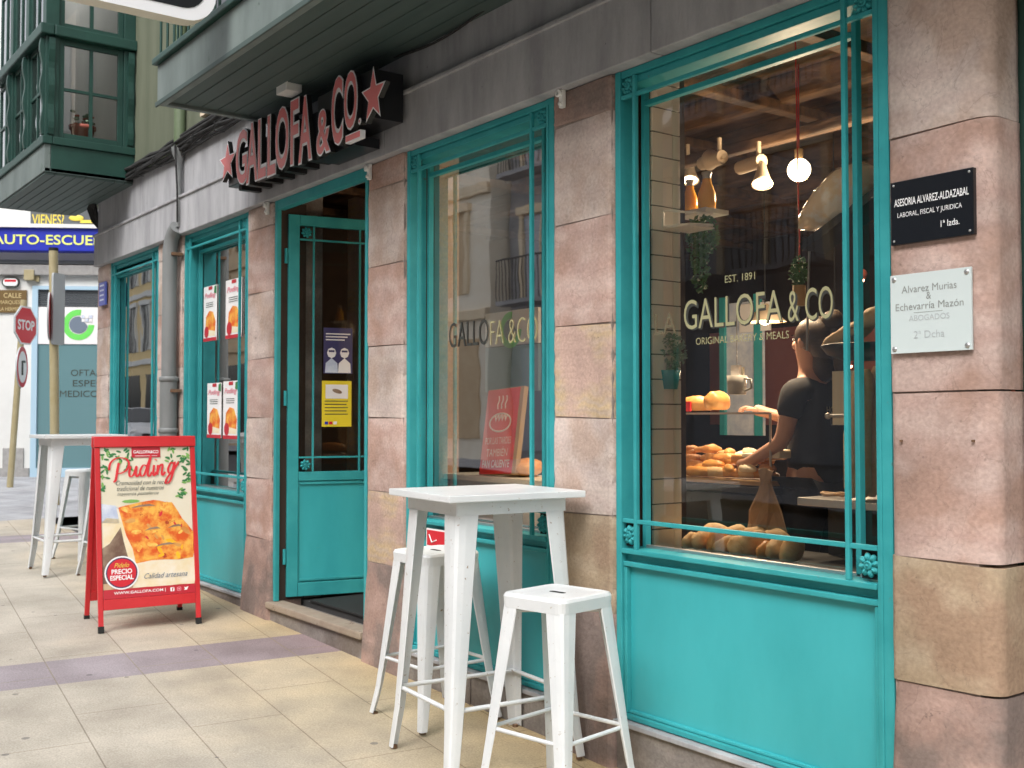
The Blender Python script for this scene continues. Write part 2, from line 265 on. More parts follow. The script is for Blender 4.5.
# ------------------------------------------------------------------ mesh builder
def wloc(o):
    v = Vector((0, 0, 0))
    while o: v += o.location; o = o.parent
    return v
class MB:
    def __init__(s, M=None): s.v = []; s.f = []; s.mi = []; s.sm = []; s.M = M or Matrix.Identity(4); s.mats = []
    def _m(s, m):
        if m not in s.mats: s.mats.append(m)
        return s.mats.index(m)
    def add(s, vs, fs, m, smooth=False):
        b = len(s.v); i = s._m(m)
        s.v += [s.M @ Vector(p) for p in vs]
        for f in fs: s.f.append([b+k for k in f]); s.mi.append(i); s.sm.append(smooth)
        return s
    def box(s, x0, x1, y0, y1, z0, z1, m, bev=0.):
        if x0 > x1: x0, x1 = x1, x0
        if y0 > y1: y0, y1 = y1, y0
        if z0 > z1: z0, z1 = z1, z0
        if bev:
            bm = bmesh.new(); bmesh.ops.create_cube(bm, size=1)
            for v in bm.verts: v.co = Vector((x0+(v.co.x+.5)*(x1-x0), y0+(v.co.y+.5)*(y1-y0), z0+(v.co.z+.5)*(z1-z0)))
            bmesh.ops.bevel(bm, geom=bm.edges[:]+bm.verts[:], offset=min(bev, .45*min(x1-x0, y1-y0, z1-z0)), segments=2, affect='EDGES', profile=.6)
            s.frombm(bm, m); bm.free(); return s
        vs = [(x, y, z) for z in (z0, z1) for y in (y0, y1) for x in (x0, x1)]
        return s.add(vs, [(0, 2, 3, 1), (4, 5, 7, 6), (0, 1, 5, 4), (2, 6, 7, 3), (0, 4, 6, 2), (1, 3, 7, 5)], m)
    def hexa(s, b, t, m):  # bottom 4 pts ccw, top 4 pts ccw
        return s.add(list(b)+list(t), [(3, 2, 1, 0), (4, 5, 6, 7), (0, 1, 5, 4), (1, 2, 6, 5), (2, 3, 7, 6), (3, 0, 4, 7)], m)
    def frombm(s, bm, m, smooth=False):
        bm.verts.index_update()
        return s.add([v.co.copy() for v in bm.verts], [[v.index for v in f.verts] for f in bm.faces], m, smooth)
    def tube(s, pts, r, m, n=8, caps=True):
        pts = [Vector(p) for p in pts]; rs = r if isinstance(r, (list, tuple)) else [r]*len(pts)
        vs = []; fs = []; a = None
        for i, p in enumerate(pts):
            t = (pts[min(i+1, len(pts)-1)]-pts[max(i-1, 0)]).normalized()
            if a is None: a = t.orthogonal().normalized()
            a = (a-t*a.dot(t)).normalized(); b = t.cross(a)
            for k in range(n):
                w = 2*math.pi*k/n; vs.append(p+(a*math.cos(w)+b*math.sin(w))*rs[i])
        for i in range(len(pts)-1):
            for k in range(n):
                k2 = (k+1) % n; fs.append((i*n+k, i*n+k2, (i+1)*n+k2, (i+1)*n+k))
        s.add(vs, fs, m, True)
        if caps:
            s.add(vs[:n], [tuple(range(n))[::-1]], m); s.add(vs[-n:], [tuple(range(n))], m)
        return s
    def lathe(s, prof, c, m, n=20, axis=(0, 0, 1), smooth=True):
        ax = Vector(axis).normalized(); a = ax.orthogonal().normalized(); b = ax.cross(a); c = Vector(c); vs = []; fs = []
        for r_, h in prof:
            for k in range(n):
                w = 2*math.pi*k/n; vs.append(c+ax*h+(a*math.cos(w)+b*math.sin(w))*r_)
        for i in range(len(prof)-1):
            for k in range(n):
                k2 = (k+1) % n; fs.append((i*n+k, i*n+k2, (i+1)*n+k2, (i+1)*n+k))
        return s.add(vs, fs, m, smooth)
    def ell(s, c, r, m, rot=None, n=12, k=8, jit=0.):
        c = Vector(c); vs = []; fs = []; R3 = rot or Matrix.Identity(3)
        for i in range(k+1):
            ph = math.pi*i/k
            for j in range(n):
                w = 2*math.pi*j/n; q = 1+random.uniform(-jit, jit)
                vs.append(c+R3 @ Vector((r[0]*math.sin(ph)*math.cos(w)*q, r[1]*math.sin(ph)*math.sin(w)*q, r[2]*math.cos(ph)*q)))
        for i in range(k):
            for j in range(n):
                j2 = (j+1) % n; fs.append((i*n+j, (i+1)*n+j, (i+1)*n+j2, i*n+j2))
        return s.add(vs, fs, m, True)
    def prism(s, pts2, o, ux, uy, d, m, side=None):
        """2D outline (ccw) at origin o in axes ux,uy extruded by vector d (front face is at o)"""
        o = Vector(o); ux = Vector(ux); uy = Vector(uy); d = Vector(d); n = len(pts2)
        a = [o+ux*p[0]+uy*p[1] for p in pts2]; b = [p+d for p in a]
        s.add(a, [tuple(range(n))], m)
        s.add(b, [tuple(range(n))[::-1]], side or m)
        s.add(a+b, [(i, i+n, (i+1) % n+n, (i+1) % n) for i in range(n)], side or m)
        return s
    def text(s, body, o, ux, uy, size, m, width=None, off=0., ext=.001, align='LEFT', shear=0., height=None, sidem=None, space=1.):
        o = Vector(o); ux = Vector(ux).normalized(); uy = Vector(uy).normalized(); nrm = ux.cross(uy)
        vs, fs = text_mesh(body, off, shear, space)
        if not vs: return s
        x0 = min(v[0] for v in vs); x1 = max(v[0] for v in vs); y0 = min(v[1] for v in vs); y1 = max(v[1] for v in vs)
        sy = size if height is None else height/(y1-y0)
        sx = sy if width is None else width/(x1-x0)
        dx = {'LEFT': -x0, 'CENTER': -(x0+x1)/2, 'RIGHT': -x1}[align]
        yb = 0 if height is None else -y0
        vv = [o+ux*((v[0]+dx)*sx)+uy*((v[1]+yb)*sy) for v in vs]
        n = len(vv)
        s.add([p+nrm*ext for p in vv], fs, m)
        if ext > .003:   # side walls
            edges = {}
            for f in fs:
                for i in range(len(f)):
                    e = (f[i], f[(i+1) % len(f)]); edges[e] = 1
            bd = [e for e in edges if (e[1], e[0]) not in edges]
            s.add(vv+[p+nrm*ext for p in vv], [(e[0], e[1], e[1]+n, e[0]+n) for e in bd], sidem or m)
        return s
    def build(s, name, parent=None, world=True, label=None, cat=None, group=None, kind=None, loc=None, recalc=False):
        me = bpy.data.meshes.new(name)
        off = Vector((0, 0, 0))
        if parent is not None and world: off = wloc(parent)
        if parent is None:
            if loc is not None: off = Vector(loc)
            elif s.v:
                xs = [v.x for v in s.v]; ys = [v.y for v in s.v]; zs = [v.z for v in s.v]
                off = Vector(((min(xs)+max(xs))/2, (min(ys)+max(ys))/2, min(zs))) if kind != 'structure' else Vector((0, 0, 0))
        me.from_pydata([v-off for v in s.v], [], s.f)
        for mm in s.mats: me.materials.append(MATS[mm])
        me.polygons.foreach_set('material_index', s.mi); me.polygons.foreach_set('use_smooth', s.sm)
        if recalc:
            bm = bmesh.new(); bm.from_mesh(me); bmesh.ops.recalc_face_normals(bm, faces=bm.faces[:]); bm.to_mesh(me); bm.free()
        me.update()
        o = bpy.data.objects.new(name, me); COL.objects.link(o)
        if parent is not None: o.parent = parent
        else: o.location = off
        tag(o, label, cat, group, kind); return o
_tc = {}
def text_mesh(body, off, shear, space):
    key = (body, off, shear, space)
    if key in _tc: return _tc[key]
    cu = bpy.data.curves.new('t', 'FONT'); cu.body = body; cu.offset = off; cu.shear = shear; cu.resolution_u = 4; cu.space_character = space
    ob = bpy.data.objects.new('t', cu); COL.objects.link(ob)
    dg = bpy.context.evaluated_depsgraph_get(); me = bpy.data.meshes.new_from_object(ob.evaluated_get(dg))
    vs = [(v.co.x, v.co.y) for v in me.vertices]; fs = [list(p.vertices) for p in me.polygons]
    def area(f): return sum(vs[f[i]][0]*vs[f[(i+1) % len(f)]][1]-vs[f[(i+1) % len(f)]][0]*vs[f[i]][1] for i in range(len(f)))
    fs = [f if area(f) > 0 else f[::-1] for f in fs]
    bpy.data.objects.remove(ob); bpy.data.curves.remove(cu); bpy.data.meshes.remove(me)
    _tc[key] = (vs, fs); return vs, fs
def tag(o, label=None, cat=None, group=None, kind=None):
    if label: o['label'] = label
    if cat: o['category'] = cat
    if group: o['group'] = group
    if kind: o['kind'] = kind
def thing(name, label, cat, loc, rz=0, group=None):
    o = bpy.data.objects.new(name, None); COL.objects.link(o); o.location = loc; o.rotation_euler = (0, 0, rz); o.empty_display_size = .1
    tag(o, label, cat, group); return o
def dup(root, loc, rz, label):
    r = root.copy(); COL.objects.link(r); r.location = loc; r.rotation_euler = (0, 0, rz); r['label'] = label
    def rec(src, dst):
        for ch in list(src.children):
            c = ch.copy(); COL.objects.link(c); c.parent = dst; rec(ch, c)
    rec(root, r); return r

# ------------------------------------------------------------------ ground
def ground_sheet(name, x0, x1, y0, y1, nx, ny, m, dz=0., skirt=None, clipx=None, **k):
    b = MB(); vs = []
    for j in range(ny+1):
        for i in range(nx+1):
            x = x0+(x1-x0)*i/nx; y = y0+(y1-y0)*j/ny
            vs.append((x, y, gz(x, y)+dz))
    fs = [(j*(nx+1)+i, j*(nx+1)+i+1, (j+1)*(nx+1)+i+1, (j+1)*(nx+1)+i) for j in range(ny) for i in range(nx)]
    b.add(vs, fs, m)
    return b.build(name, kind='structure')
ground_sheet('ground', -140, 60, -60, 90, 100, 75, 'asphalt', -.13)
ground_sheet('pavement', -13.1, 8, -1.3, 3.12, 60, 12, 'paving')
ground_sheet('side_street', -32, -13.104, -1.3, 20, 30, 24, 'paving_grey', -.002)
ground_sheet('far_pavement', -80, 20, -9.6, -6.6, 60, 2, 'paving_grey', 0)
kb = MB()
for i in range(40):
    x = -30+i*1.0
    kb.hexa([(x, -1.45, gz(x, -1.4)-.13), (x+.994, -1.45, gz(x+1, -1.4)-.13), (x+.994, -1.3, gz(x+1, -1.3)-.13), (x, -1.3, gz(x, -1.3)-.13)],
            [(x, -1.45, gz(x, -1.4)-.002), (x+.994, -1.45, gz(x+1, -1.4)-.002), (x+.994, -1.3, gz(x+1, -1.3)+.003), (x, -1.3, gz(x, -1.3)+.003)], 'kerb')
kb.build('kerb', kind='structure')

# ------------------------------------------------------------------ bakery building
BY = 3.03
bak = thing('bakery_building', 'corner bakery building with turquoise shopfront windows between pink sandstone pillars', 'building', (-6.2, BY, 0))
JZ = [2.71, 2.27, 1.82, 1.42, 1.01, .61]
def block(b, x0, x1, z0, z1, m, c=.022, yb=3.24, yf=BY, cr=None, bulge=0., pts=None):
    rnd = lambda a: random.uniform(-a, a)
    cr = cr or (c, c)
    n = 12; rings = []; big = cr[0] > .03
    dx0, dx1, dy = rnd(.004), rnd(.003), rnd(.003); t0, t1 = rnd(.006), rnd(.006)
    for i in range(n+1):
        t = i/n; end = i in (0, n); ins = (.004 if not big else .001) if end else 0
        if not end: ins = abs(rnd(.0016)) + (abs(rnd(.006)) if random.random() < .18 and not big else 0)
        z = z0+(z1-z0)*t; yy = yf+dy+(ins*.6 if end else rnd(.0008))
        a0 = x0+dx0+ins-bulge*(1-t)*.5; a1 = x1+dx1-(ins if not big else rnd(.001))+bulge*(1-t)*.5*(0 if big else 1); yy -= bulge*(1-t)
        zz = lambda x: z+((t1*t) if t > .5 else t0*(1-t))*((x-a0)/(a1-a0)-.5)*2
        row = [(a0, yb), (a0, yy+c), (a0+c*.3, yy+c*.3), (a0+c, yy), ((a0+a1)/2, yy), (a1-cr[0], yy)]
        if big: row += [(a1-cr[0]*(1-math.sin(q)), yy+cr[1]*(1-math.cos(q))) for q in (.35, .7, 1.05, 1.35)]
        else: row.append((a1-cr[0]*.3, yy+cr[1]*.3))
        row += [(a1, yy+cr[1]), (a1, yb)]
        rings.append([(x, y, zz(x)) for x, y in row])
    k = len(rings[0]); vs = [p for r in rings for p in r]; fs = []
    for i in range(n):
        for j in range(k-1): fs.append((i*k+j, i*k+j+1, (i+1)*k+j+1, (i+1)*k+j))
    b.add(vs, fs, m, big); b.add(rings[0], [tuple(range(k))[::-1]], m); b.add(rings[-1], [tuple(range(k))], m)
def pillar(x0, x1, mats, zs=JZ, **k):
    b = MB(); g = gz((x0+x1)/2, 3)-.03
    ed = [2.862]+list(zs)+[g]
    for i, m in enumerate(mats):
        block(b, x0, x1, ed[i+1]+.003, ed[i]-.003, m, bulge=.035 if i == len(mats)-1 else 0, **k)
    b.box(x0+.009, x1-(.009 if k.get('cr') is None else .06), BY+.007, 3.23, g, 2.86, 'mortar')
    return b.build('stone_pillar', bak, recalc=True)
pillar(-3.78, -3.38, ['stone_brown', 'stone_pale', 'stone_pink', 'stone_gold', 'stone_pale', 'stone_tan', 'stone_brown'])
pillar(-5.47, -5.06, ['stone_pink', 'stone_pale', 'stone_pink', 'stone_pale', 'stone_pink', 'stone_gold', 'stone_brown'])
pillar(-7.18, -6.745, ['stone_pale', 'stone_pink', 'stone_pale', 'stone_pink', 'stone_pale', 'stone_pink', 'stone_brown'])
pillar(-9.04, -8.455, ['stone_pale', 'stone_pale', 'stone_pink', 'stone_pale', 'stone_pink', 'stone_pale', 'stone_brown'])
pillar(-10.78, -10.40, ['stone_pale', 'stone_pink', 'stone_pale', 'stone_pale', 'stone_pink', 'stone_brown', 'stone_brown'])
pillar(-2.068, -1.715, ['stone_pale', 'stone_pink', 'stone_pink', 'stone_pink', 'stone_tan', 'stone_brown'], zs=[2.31, 1.86, 1.50, .985, .60], cr=(.075, .05))
# lintel beam
b = MB()
xs = [-10.74, -9.45, -8.2, -7.05, -5.2, -3.1, -.5, 1.2]
for i in range(len(xs)-1):
    b.box(xs[i]+.002, xs[i+1]-.002, 2.985, 3.24, 2.864, 3.155, 'beam', .006)
    b.box(xs[i]+.002, xs[i+1]-.002, 3.02, 3.24, 3.157, 3.56, 'beam', .004)
b.box(-10.74, 1.2, 2.972, 3.0, 3.145, 3.168, 'beam', .006)
b.box(-10.72, 1.2, 3.05, 3.22, 2.875, 3.54, 'beam')
b.build('lintel_beam', bak)
MB().box(-11.5, 1.2, 3.03, 3.3, 3.562, 9.5, 'green_wall').box(-11.5, -11.2, 3.3, 9, 3.562, 9.5, 'green_wall').box(.9, 1.2, 3.3, 9, 3.562, 9.5, 'green_wall').build('upper_wall', bak)
MB().box(-12.6, 1.5, 2.6, 9.3, 9.505, 9.7, 'brick_red').build('roof', bak)
# plinth + door step
def plinth(x0, x1):
    b = MB(); g0 = gz(x0, 3); g1 = gz(x1, 3)
    n = max(2, int((x1-x0)/.65))
    for i in range(n):
        a = x0+(x1-x0)*i/n; c = x0+(x1-x0)*(i+1)/n-.006
        y = 3.03+random.uniform(-.006, .006)
        b.hexa([(a, y, gz(a, 3)-.03), (c, y, gz(c, 3)-.03), (c, 3.2, gz(c, 3)-.03), (a, 3.2, gz(a, 3)-.03)], [(a, y, .165), (c, y, .165), (c, 3.2, .165), (a, 3.2, .165)], 'stone_grey')
    b.box(x0, x1, 3.018, 3.2, .168, .188, 'beam', .004)
    b.build('plinth', bak)
for a, c in ((-3.377, -2.07), (-5.055, -3.785), (-8.45, -7.185), (-10.395, -9.045)): plinth(a, c)
b = MB()
b.hexa([(-6.74, 3.02, gz(-6.74, 3)-.03), (-5.475, 3.02, gz(-5.475, 3)-.03), (-5.475, 3.4, gz(-5.475, 3)-.03), (-6.74, 3.4, gz(-6.74, 3)-.03)],
       [(-6.74, 3.02, .165), (-5.475, 3.02, .165), (-5.475, 3.4, .165), (-6.74, 3.4, .165)], 'stone_grey')
b.box(-6.76, -5.472, 2.995, 3.12, .168, .212, 'threshold', .01)
b.build('door_step', bak)
# narrow rim of mortar along wall foot
# rosette ---------------------------------------------------------------
def rosette(b, c, r, y, m='teal', n=8):
    """flower ornament in the XZ plane facing -y"""
    cx, cz = c
    for k in range(n):
        a = 2*math.pi*k/n+.2; q = (cx+math.cos(a)*r*.62, y, cz+math.sin(a)*r*.62)
        rot = Matrix.Rotation(-a, 3, 'Y')
        b.ell(q, (r*.38, .012, r*.27), m, rot, 8, 5)
        b.ell((q[0], y-.008, q[2]), (r*.24, .009, r*.12), m, rot, 6, 4)
    b.lathe([(r*.36, 0), (r*.36, .014), (r*.26, .018), (r*.22, .012), (r*.0, .024)], (cx, y+.002, cz), m, 14, (0, -1, 0))
def window(x0, x1, glassm, gy=3.168):
    ztop, zup, zlow, zbf, zpt, zpb = 2.862, 2.742, .99, .885, .83, .222
    T = 'teal'
    b = MB(); J = .058
    b.box(x0, x0+.032, 3.045, gy-.018, .19, ztop, T, .003); b.box(x1-J, x1, 3.045, gy-.018, .19, ztop, T, .003)
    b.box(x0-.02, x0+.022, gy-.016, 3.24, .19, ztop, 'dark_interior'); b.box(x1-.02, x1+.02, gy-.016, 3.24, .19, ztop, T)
    b.box(x0+.034, x1-J-.002, 3.05, gy-.018, ztop-.03, ztop, T, .003); b.box(x0+.034, x1-J-.002, 3.062, gy-.02, ztop-.062, ztop-.032, T, .004)
    b.box(x1-J+.012, x1-J+.022, 3.041, 3.0445, .22, ztop-.03, T, .002)
    # sill rail and lower framing
    b.box(x0+.034, x1-J-.002, 3.042, 3.2, zbf-.02, zbf+.0, T, .004); b.box(x0+.034, x1-J-.002, 3.075, 3.2, zpt+.004, zbf-.022, T)
    b.box(x0+.034, x1-J-.002, 3.052, 3.2, zpt-.018, zpt+.002, T, .004)
    b.box(x0+.034, x1-J-.002, 3.05, 3.2, zpb-.03, zpb-.008, T, .004)
    b.box(x0+.034, x0+.052, 3.056, 3.2, zpb-.006, zpt-.02, T, .003); b.box(x1-J-.02, x1-J-.002, 3.056, 3.2, zpb-.006, zpt-.02, T, .003)
    w = b.build('shop_window', bak)
    MB().box(x0+.053, x1-.079, 3.078, 3.11, zpb-.006, zpt-.02, 'teal_panel').box(x0+.053, x1-.079, 3.064, 3.079, zpb-.006, zpb+.006, 'teal_panel', .003).build('lower_panel', w)
    # grille
    b = MB(); q = .017; gx0, gx1 = x0+.105, x1-.164
    yg0, yg1 = 3.048, 3.066
    b.box(x0+.034, x1-.06, yg0, yg1, zup, zup+q, T, .003); b.box(x0+.034, x1-.06, yg0, yg1, zlow, zlow+q, T, .003)
    b.box(gx0, gx0+q, yg0-.004, yg1-.004, zbf, ztop-.034, T, .003); b.box(gx1-q, gx1, yg0-.004, yg1-.004, zbf, ztop-.034, T, .003)
    b.build('grille', w)
    for cx in (x0+.0685, x1-.10):
        for cz in ((zup+ztop)/2-.008, (zlow+zbf)/2+.003):
            r = MB(); rosette(r, (cx, cz), .042, 3.062); r.box(cx-.036, cx+.036, 3.072, 3.076, cz-.047, cz+.047, 'rubber'); r.build('rosette', w)
    # inner sash
    b = MB(); b.box(x0+.062, x0+.082, gy-.033, gy-.003, zbf, ztop-.03, T, .003); b.box(x1-.205, x1-.185, gy-.033, gy-.003, zbf, ztop-.03, T, .003)
    b.box(x0+.082, x1-.205, gy-.033, gy-.003, zup-.02, zup+.002, T, .003); b.box(x0+.082, x1-.06, gy-.033, gy-.008, zbf-.005, zbf+.012, 'steel', .003)
    b.build('sash', w)
    MB().add([(x0+.0, gy, zbf), (x1, gy, zbf), (x1, gy, ztop), (x0, gy, ztop)], [(0, 1, 2, 3)], glassm).build('glass_pane', w)
    return w
W1 = window(-3.377, -2.07, 'glass'); W2 = window(-5.055, -3.785, 'glass_side'); W3 = window(-8.45, -7.185, 'glass_side'); W4 = window(-10.395, -9.045, 'glass_far', 3.112)
# ---- gilded lettering on the two front windows
EX, EZ = (1, 0, 0), (0, 0, 1)
def gletters(W, s, dark):
    b = MB(); y = 3.1655
    def line(t, a, c, sz, m, h, lay=True):
        p = at(*a, y); q = at(*c, y)
        if lay: b.text(t, (p.x+.006, y+.0008, p.z-.006), EX, EZ, 1, 'gold_dark', q.x-p.x, .02, .0003, height=h)
        b.text(t, (p.x, y, p.z), EX, EZ, 1, m, q.x-p.x, -.004, .0003, height=h)
    return b, line
b, line = gletters(W1, 1, 0)
line('LA', (655, 335), (676, 334), 1, 'text_brown', .085, False)
line('GALLOFA', (684, 330), (782, 325), 1, 'gold', .118)
line('& CO', (788, 322), (833, 318), 1, 'gold', .115)
line('EST. 1891', (725, 283), (755, 281), 1, 'gold', .028, False)
line('ORIGINAL BAKERY & MEALS', (696, 345), (789, 344), 1, 'gold', .028, False)
b.build('lettering', W1)
b = MB(); y = 3.165
p = at(449, 348, y); q = at(486, 346, y); b.text('GALLO', (p.x, y, p.z), EX, EZ, 1, 'gold_dark', q.x-p.x+.02, -.005, .0003, height=.13); b.build('lettering', W2); b = MB()
p = at(490, 345, y); q = at(537, 338, y); b.text('FA &CO', (p.x, y, p.z), EX, EZ, 1, 'gold', q.x-p.x, -.02, .0003, height=.12)
b.build('lettering', W2)
# ---- doorway
b = MB(); T = 'teal'
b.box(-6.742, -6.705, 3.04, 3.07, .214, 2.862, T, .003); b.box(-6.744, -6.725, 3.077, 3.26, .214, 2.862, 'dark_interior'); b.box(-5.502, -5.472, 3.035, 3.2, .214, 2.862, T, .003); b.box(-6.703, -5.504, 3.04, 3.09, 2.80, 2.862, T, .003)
b.build('door_frame', bak)
def leaf(hx, ang, w, mir, zt=2.78):
    """door leaf, local x along the leaf from the hinge"""
    M = Matrix.Translation((hx, 3.125, 0)) @ Matrix.Rotation(ang, 4, 'Z')
    z0 = .235; t = .022
    b = MB(M)
    b.box(0, .075, -t, t, z0, zt, T, .003); b.box(w-.06, w, -t, t, z0, zt, T, .003); b.box(.077, w-.062, -t, t, zt-.07, zt, T, .003)
    b.box(.077, w-.062, -t, t, z0, z0+.09, T, .003); b.box(.077, w-.062, -t, t, 1.0, 1.06, T, .003)
    d = b.build('door', bak)
    MB(M).box(.078, w-.063, -.008, .008, z0+.092, .998, 'teal_panel').box(.085, w-.07, -t+.002, -.009, z0+.1, z0+.115, T, .002).box(.085, w-.07, -t+.002, -.009, .975, .99, T, .002).build('lower_panel', d)
    g = MB(M); g.box(.078, w-.063, -t, -t+.012, zt-.17, zt-.158, T); g.box(.078, w-.063, -t, -t+.012, 1.15, 1.162, T)
    g.box(.165, .177, -t-.002, -t+.01, 1.06, zt-.07, T); g.box(w-.115, w-.103, -t-.002, -t+.01, 1.06, zt-.07, T); g.build('grille', d)
    for cz in (zt-.115, 1.105):
        r = MB(M @ Matrix.Translation((.121, 0, 0))); rosette(r, (0, cz), .038, -t-.002); r.build('rosette', d)
    MB(M).add([(.07, .005, 1.06), (w-.06, .005, 1.06), (w-.06, .005, zt-.07), (.07, .005, zt-.07)], [(0, 1, 2, 3)], 'glass_clear').build('glass_pane', d)
    h = MB(M)
    for z in (.45, 1.5, 2.45): MB(M).tube([(-.012, -.01, z), (-.012, -.01, z+.1)], .012, T, 8).build('hinge', d)
    h.tube([(w-.03, -.03, 1.0), (w-.03, -.06, 1.02), (w-.03, -.06, 1.28), (w-.03, -.03, 1.3)], .009, 'steel', 8)
    h.build('handle', d)
    return M
ML = leaf(-6.722, rad(90-12.6), .60, 1)
leaf(-5.53, rad(90+6), .58, -1)
# ---- interior shell
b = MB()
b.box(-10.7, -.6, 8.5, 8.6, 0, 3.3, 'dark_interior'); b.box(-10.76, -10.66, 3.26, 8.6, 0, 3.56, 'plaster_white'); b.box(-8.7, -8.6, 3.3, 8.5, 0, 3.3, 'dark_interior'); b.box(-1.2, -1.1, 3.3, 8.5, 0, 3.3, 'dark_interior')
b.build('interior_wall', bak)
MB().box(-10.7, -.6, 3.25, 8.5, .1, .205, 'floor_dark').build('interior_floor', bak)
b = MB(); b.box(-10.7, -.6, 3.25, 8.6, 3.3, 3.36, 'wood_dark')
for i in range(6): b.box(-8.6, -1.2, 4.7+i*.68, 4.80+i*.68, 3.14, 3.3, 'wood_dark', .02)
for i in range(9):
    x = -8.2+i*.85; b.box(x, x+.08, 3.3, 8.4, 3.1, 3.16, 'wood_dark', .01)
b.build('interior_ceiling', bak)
b = MB(); b.box(-3.40, -3.325, 3.215, 3.37, .205, 3.2, 'grout')
for i in range(28):
    z = .22+i*.105
    for (a, c) in (((3.20, 3.365),) if i % 2 else ((3.20, 3.318), (3.321, 3.365))):
        b.box(-3.327, -3.316, a, c, z, z+.1, 'tile_white', .002)
b.build('tiled_return', bak)
MB().box(-3.8, -3.42, 3.26, 3.5, .205, 3.2, 'dark_interior').box(-5.46, -5.08, 3.26, 3.4, .205, 3.2, 'stone_gold').box(-7.17, -6.76, 3.26, 3.40, .205, 3.2, 'stone_grey').build('interior_pier', bak)
# stone pier standing inside behind the door and behind the middle window
b = MB(); b.box(-7.9, -6.72, 4.2, 4.5, .205, 3.2, 'stone_gold'); b.build('interior_pier', bak)
# red brick back wall section and glimpse of window onto the far street
MB().box(-7.9, -4.4, 8.44, 8.5, 1.35, 2.3, 'brick_red').build('brick_panel', bak)
# sill inside window 1, 2
MB().box(-3.32, -2.11, 3.2, 3.75, .80, .86, 'dark_cabinet', .004).build('window_sill', bak)

# ---- next door dark green frame at the right
MB().box(-1.74, 1.2, 3.19, 3.24, -.15, 2.862, 'green_paint').box(-1.70, -1.66, 3.17, 3.19, -.1, 2.86, 'green_paint', .004).build('side_door_surround', bak)
# ---- big balcony overhead
def balcony():
    x0, x1, yf, zb, zt = -6.71, .9, 2.235, 3.36, 3.64
    b = MB()
    b.box(x0, x1, yf, yf+.05, zb, zt-.03, 'green_pale', .006); b.box(x0, x0+.05, yf+.052, 3.03, zb, zt-.03, 'green_pale', .006)
    b.box(x0-.02, x1, yf-.03, yf+.06, zt-.028, zt+.01, 'green_paint', .006); b.box(x0-.02, x0+.06, yf+.062, 3.02, zt-.028, zt+.01, 'green_paint', .006)
    b.box(x0-.008, x1, yf-.012, yf+.0, zb-.012, zb+.018, 'soffit', .004)
    o = b.build('balcony', bak)
    s = MB(); n = 7
    for i in range(n):
        a = yf+.052+i*(.74/n); s.box(x0+.052, x1, a, a+.74/n-.006, zb+.02, zb+.04, 'soffit', .003)
    s.box(x0+.05, x1, yf+.05, 3.03, zb+.045, zb+.1, 'soffit'); s.build('soffit', o)
    r = MB()
    for i in range(60):
        x = x0+.03+i*.12; r.tube([(x, yf+.01, zt+.01), (x, yf+.01, zt+.95)], .009, 'green_paint', 6)
    for i in range(6):
        y = yf+.12+i*.12; r.tube([(x0+.02, y, zt+.01), (x0+.02, y, zt+.95)], .009, 'green_paint', 6)
    r.box(x0, x1, yf-.01, yf+.035, zt+.95, zt+.99, 'green_paint'); r.box(x0, x0+.045, yf+.037, 3.03, zt+.95, zt+.99, 'green_paint'); r.build('railing', o)
balcony()
# pale shuttered window upstairs left of the balcony
b = MB(); b.box(-8.0, -6.9, 2.99, 3.03, 3.70, 3.78, 'plaster_cream', .005); b.box(-7.9, -6.95, 3.0, 3.03, 3.782, 5.6, 'plaster_cream')
w = b.build('upper_window', bak)
MB().box(-7.78, -7.06, 2.985, 3.0, 3.85, 5.5, 'window_dark').build('pane', w)
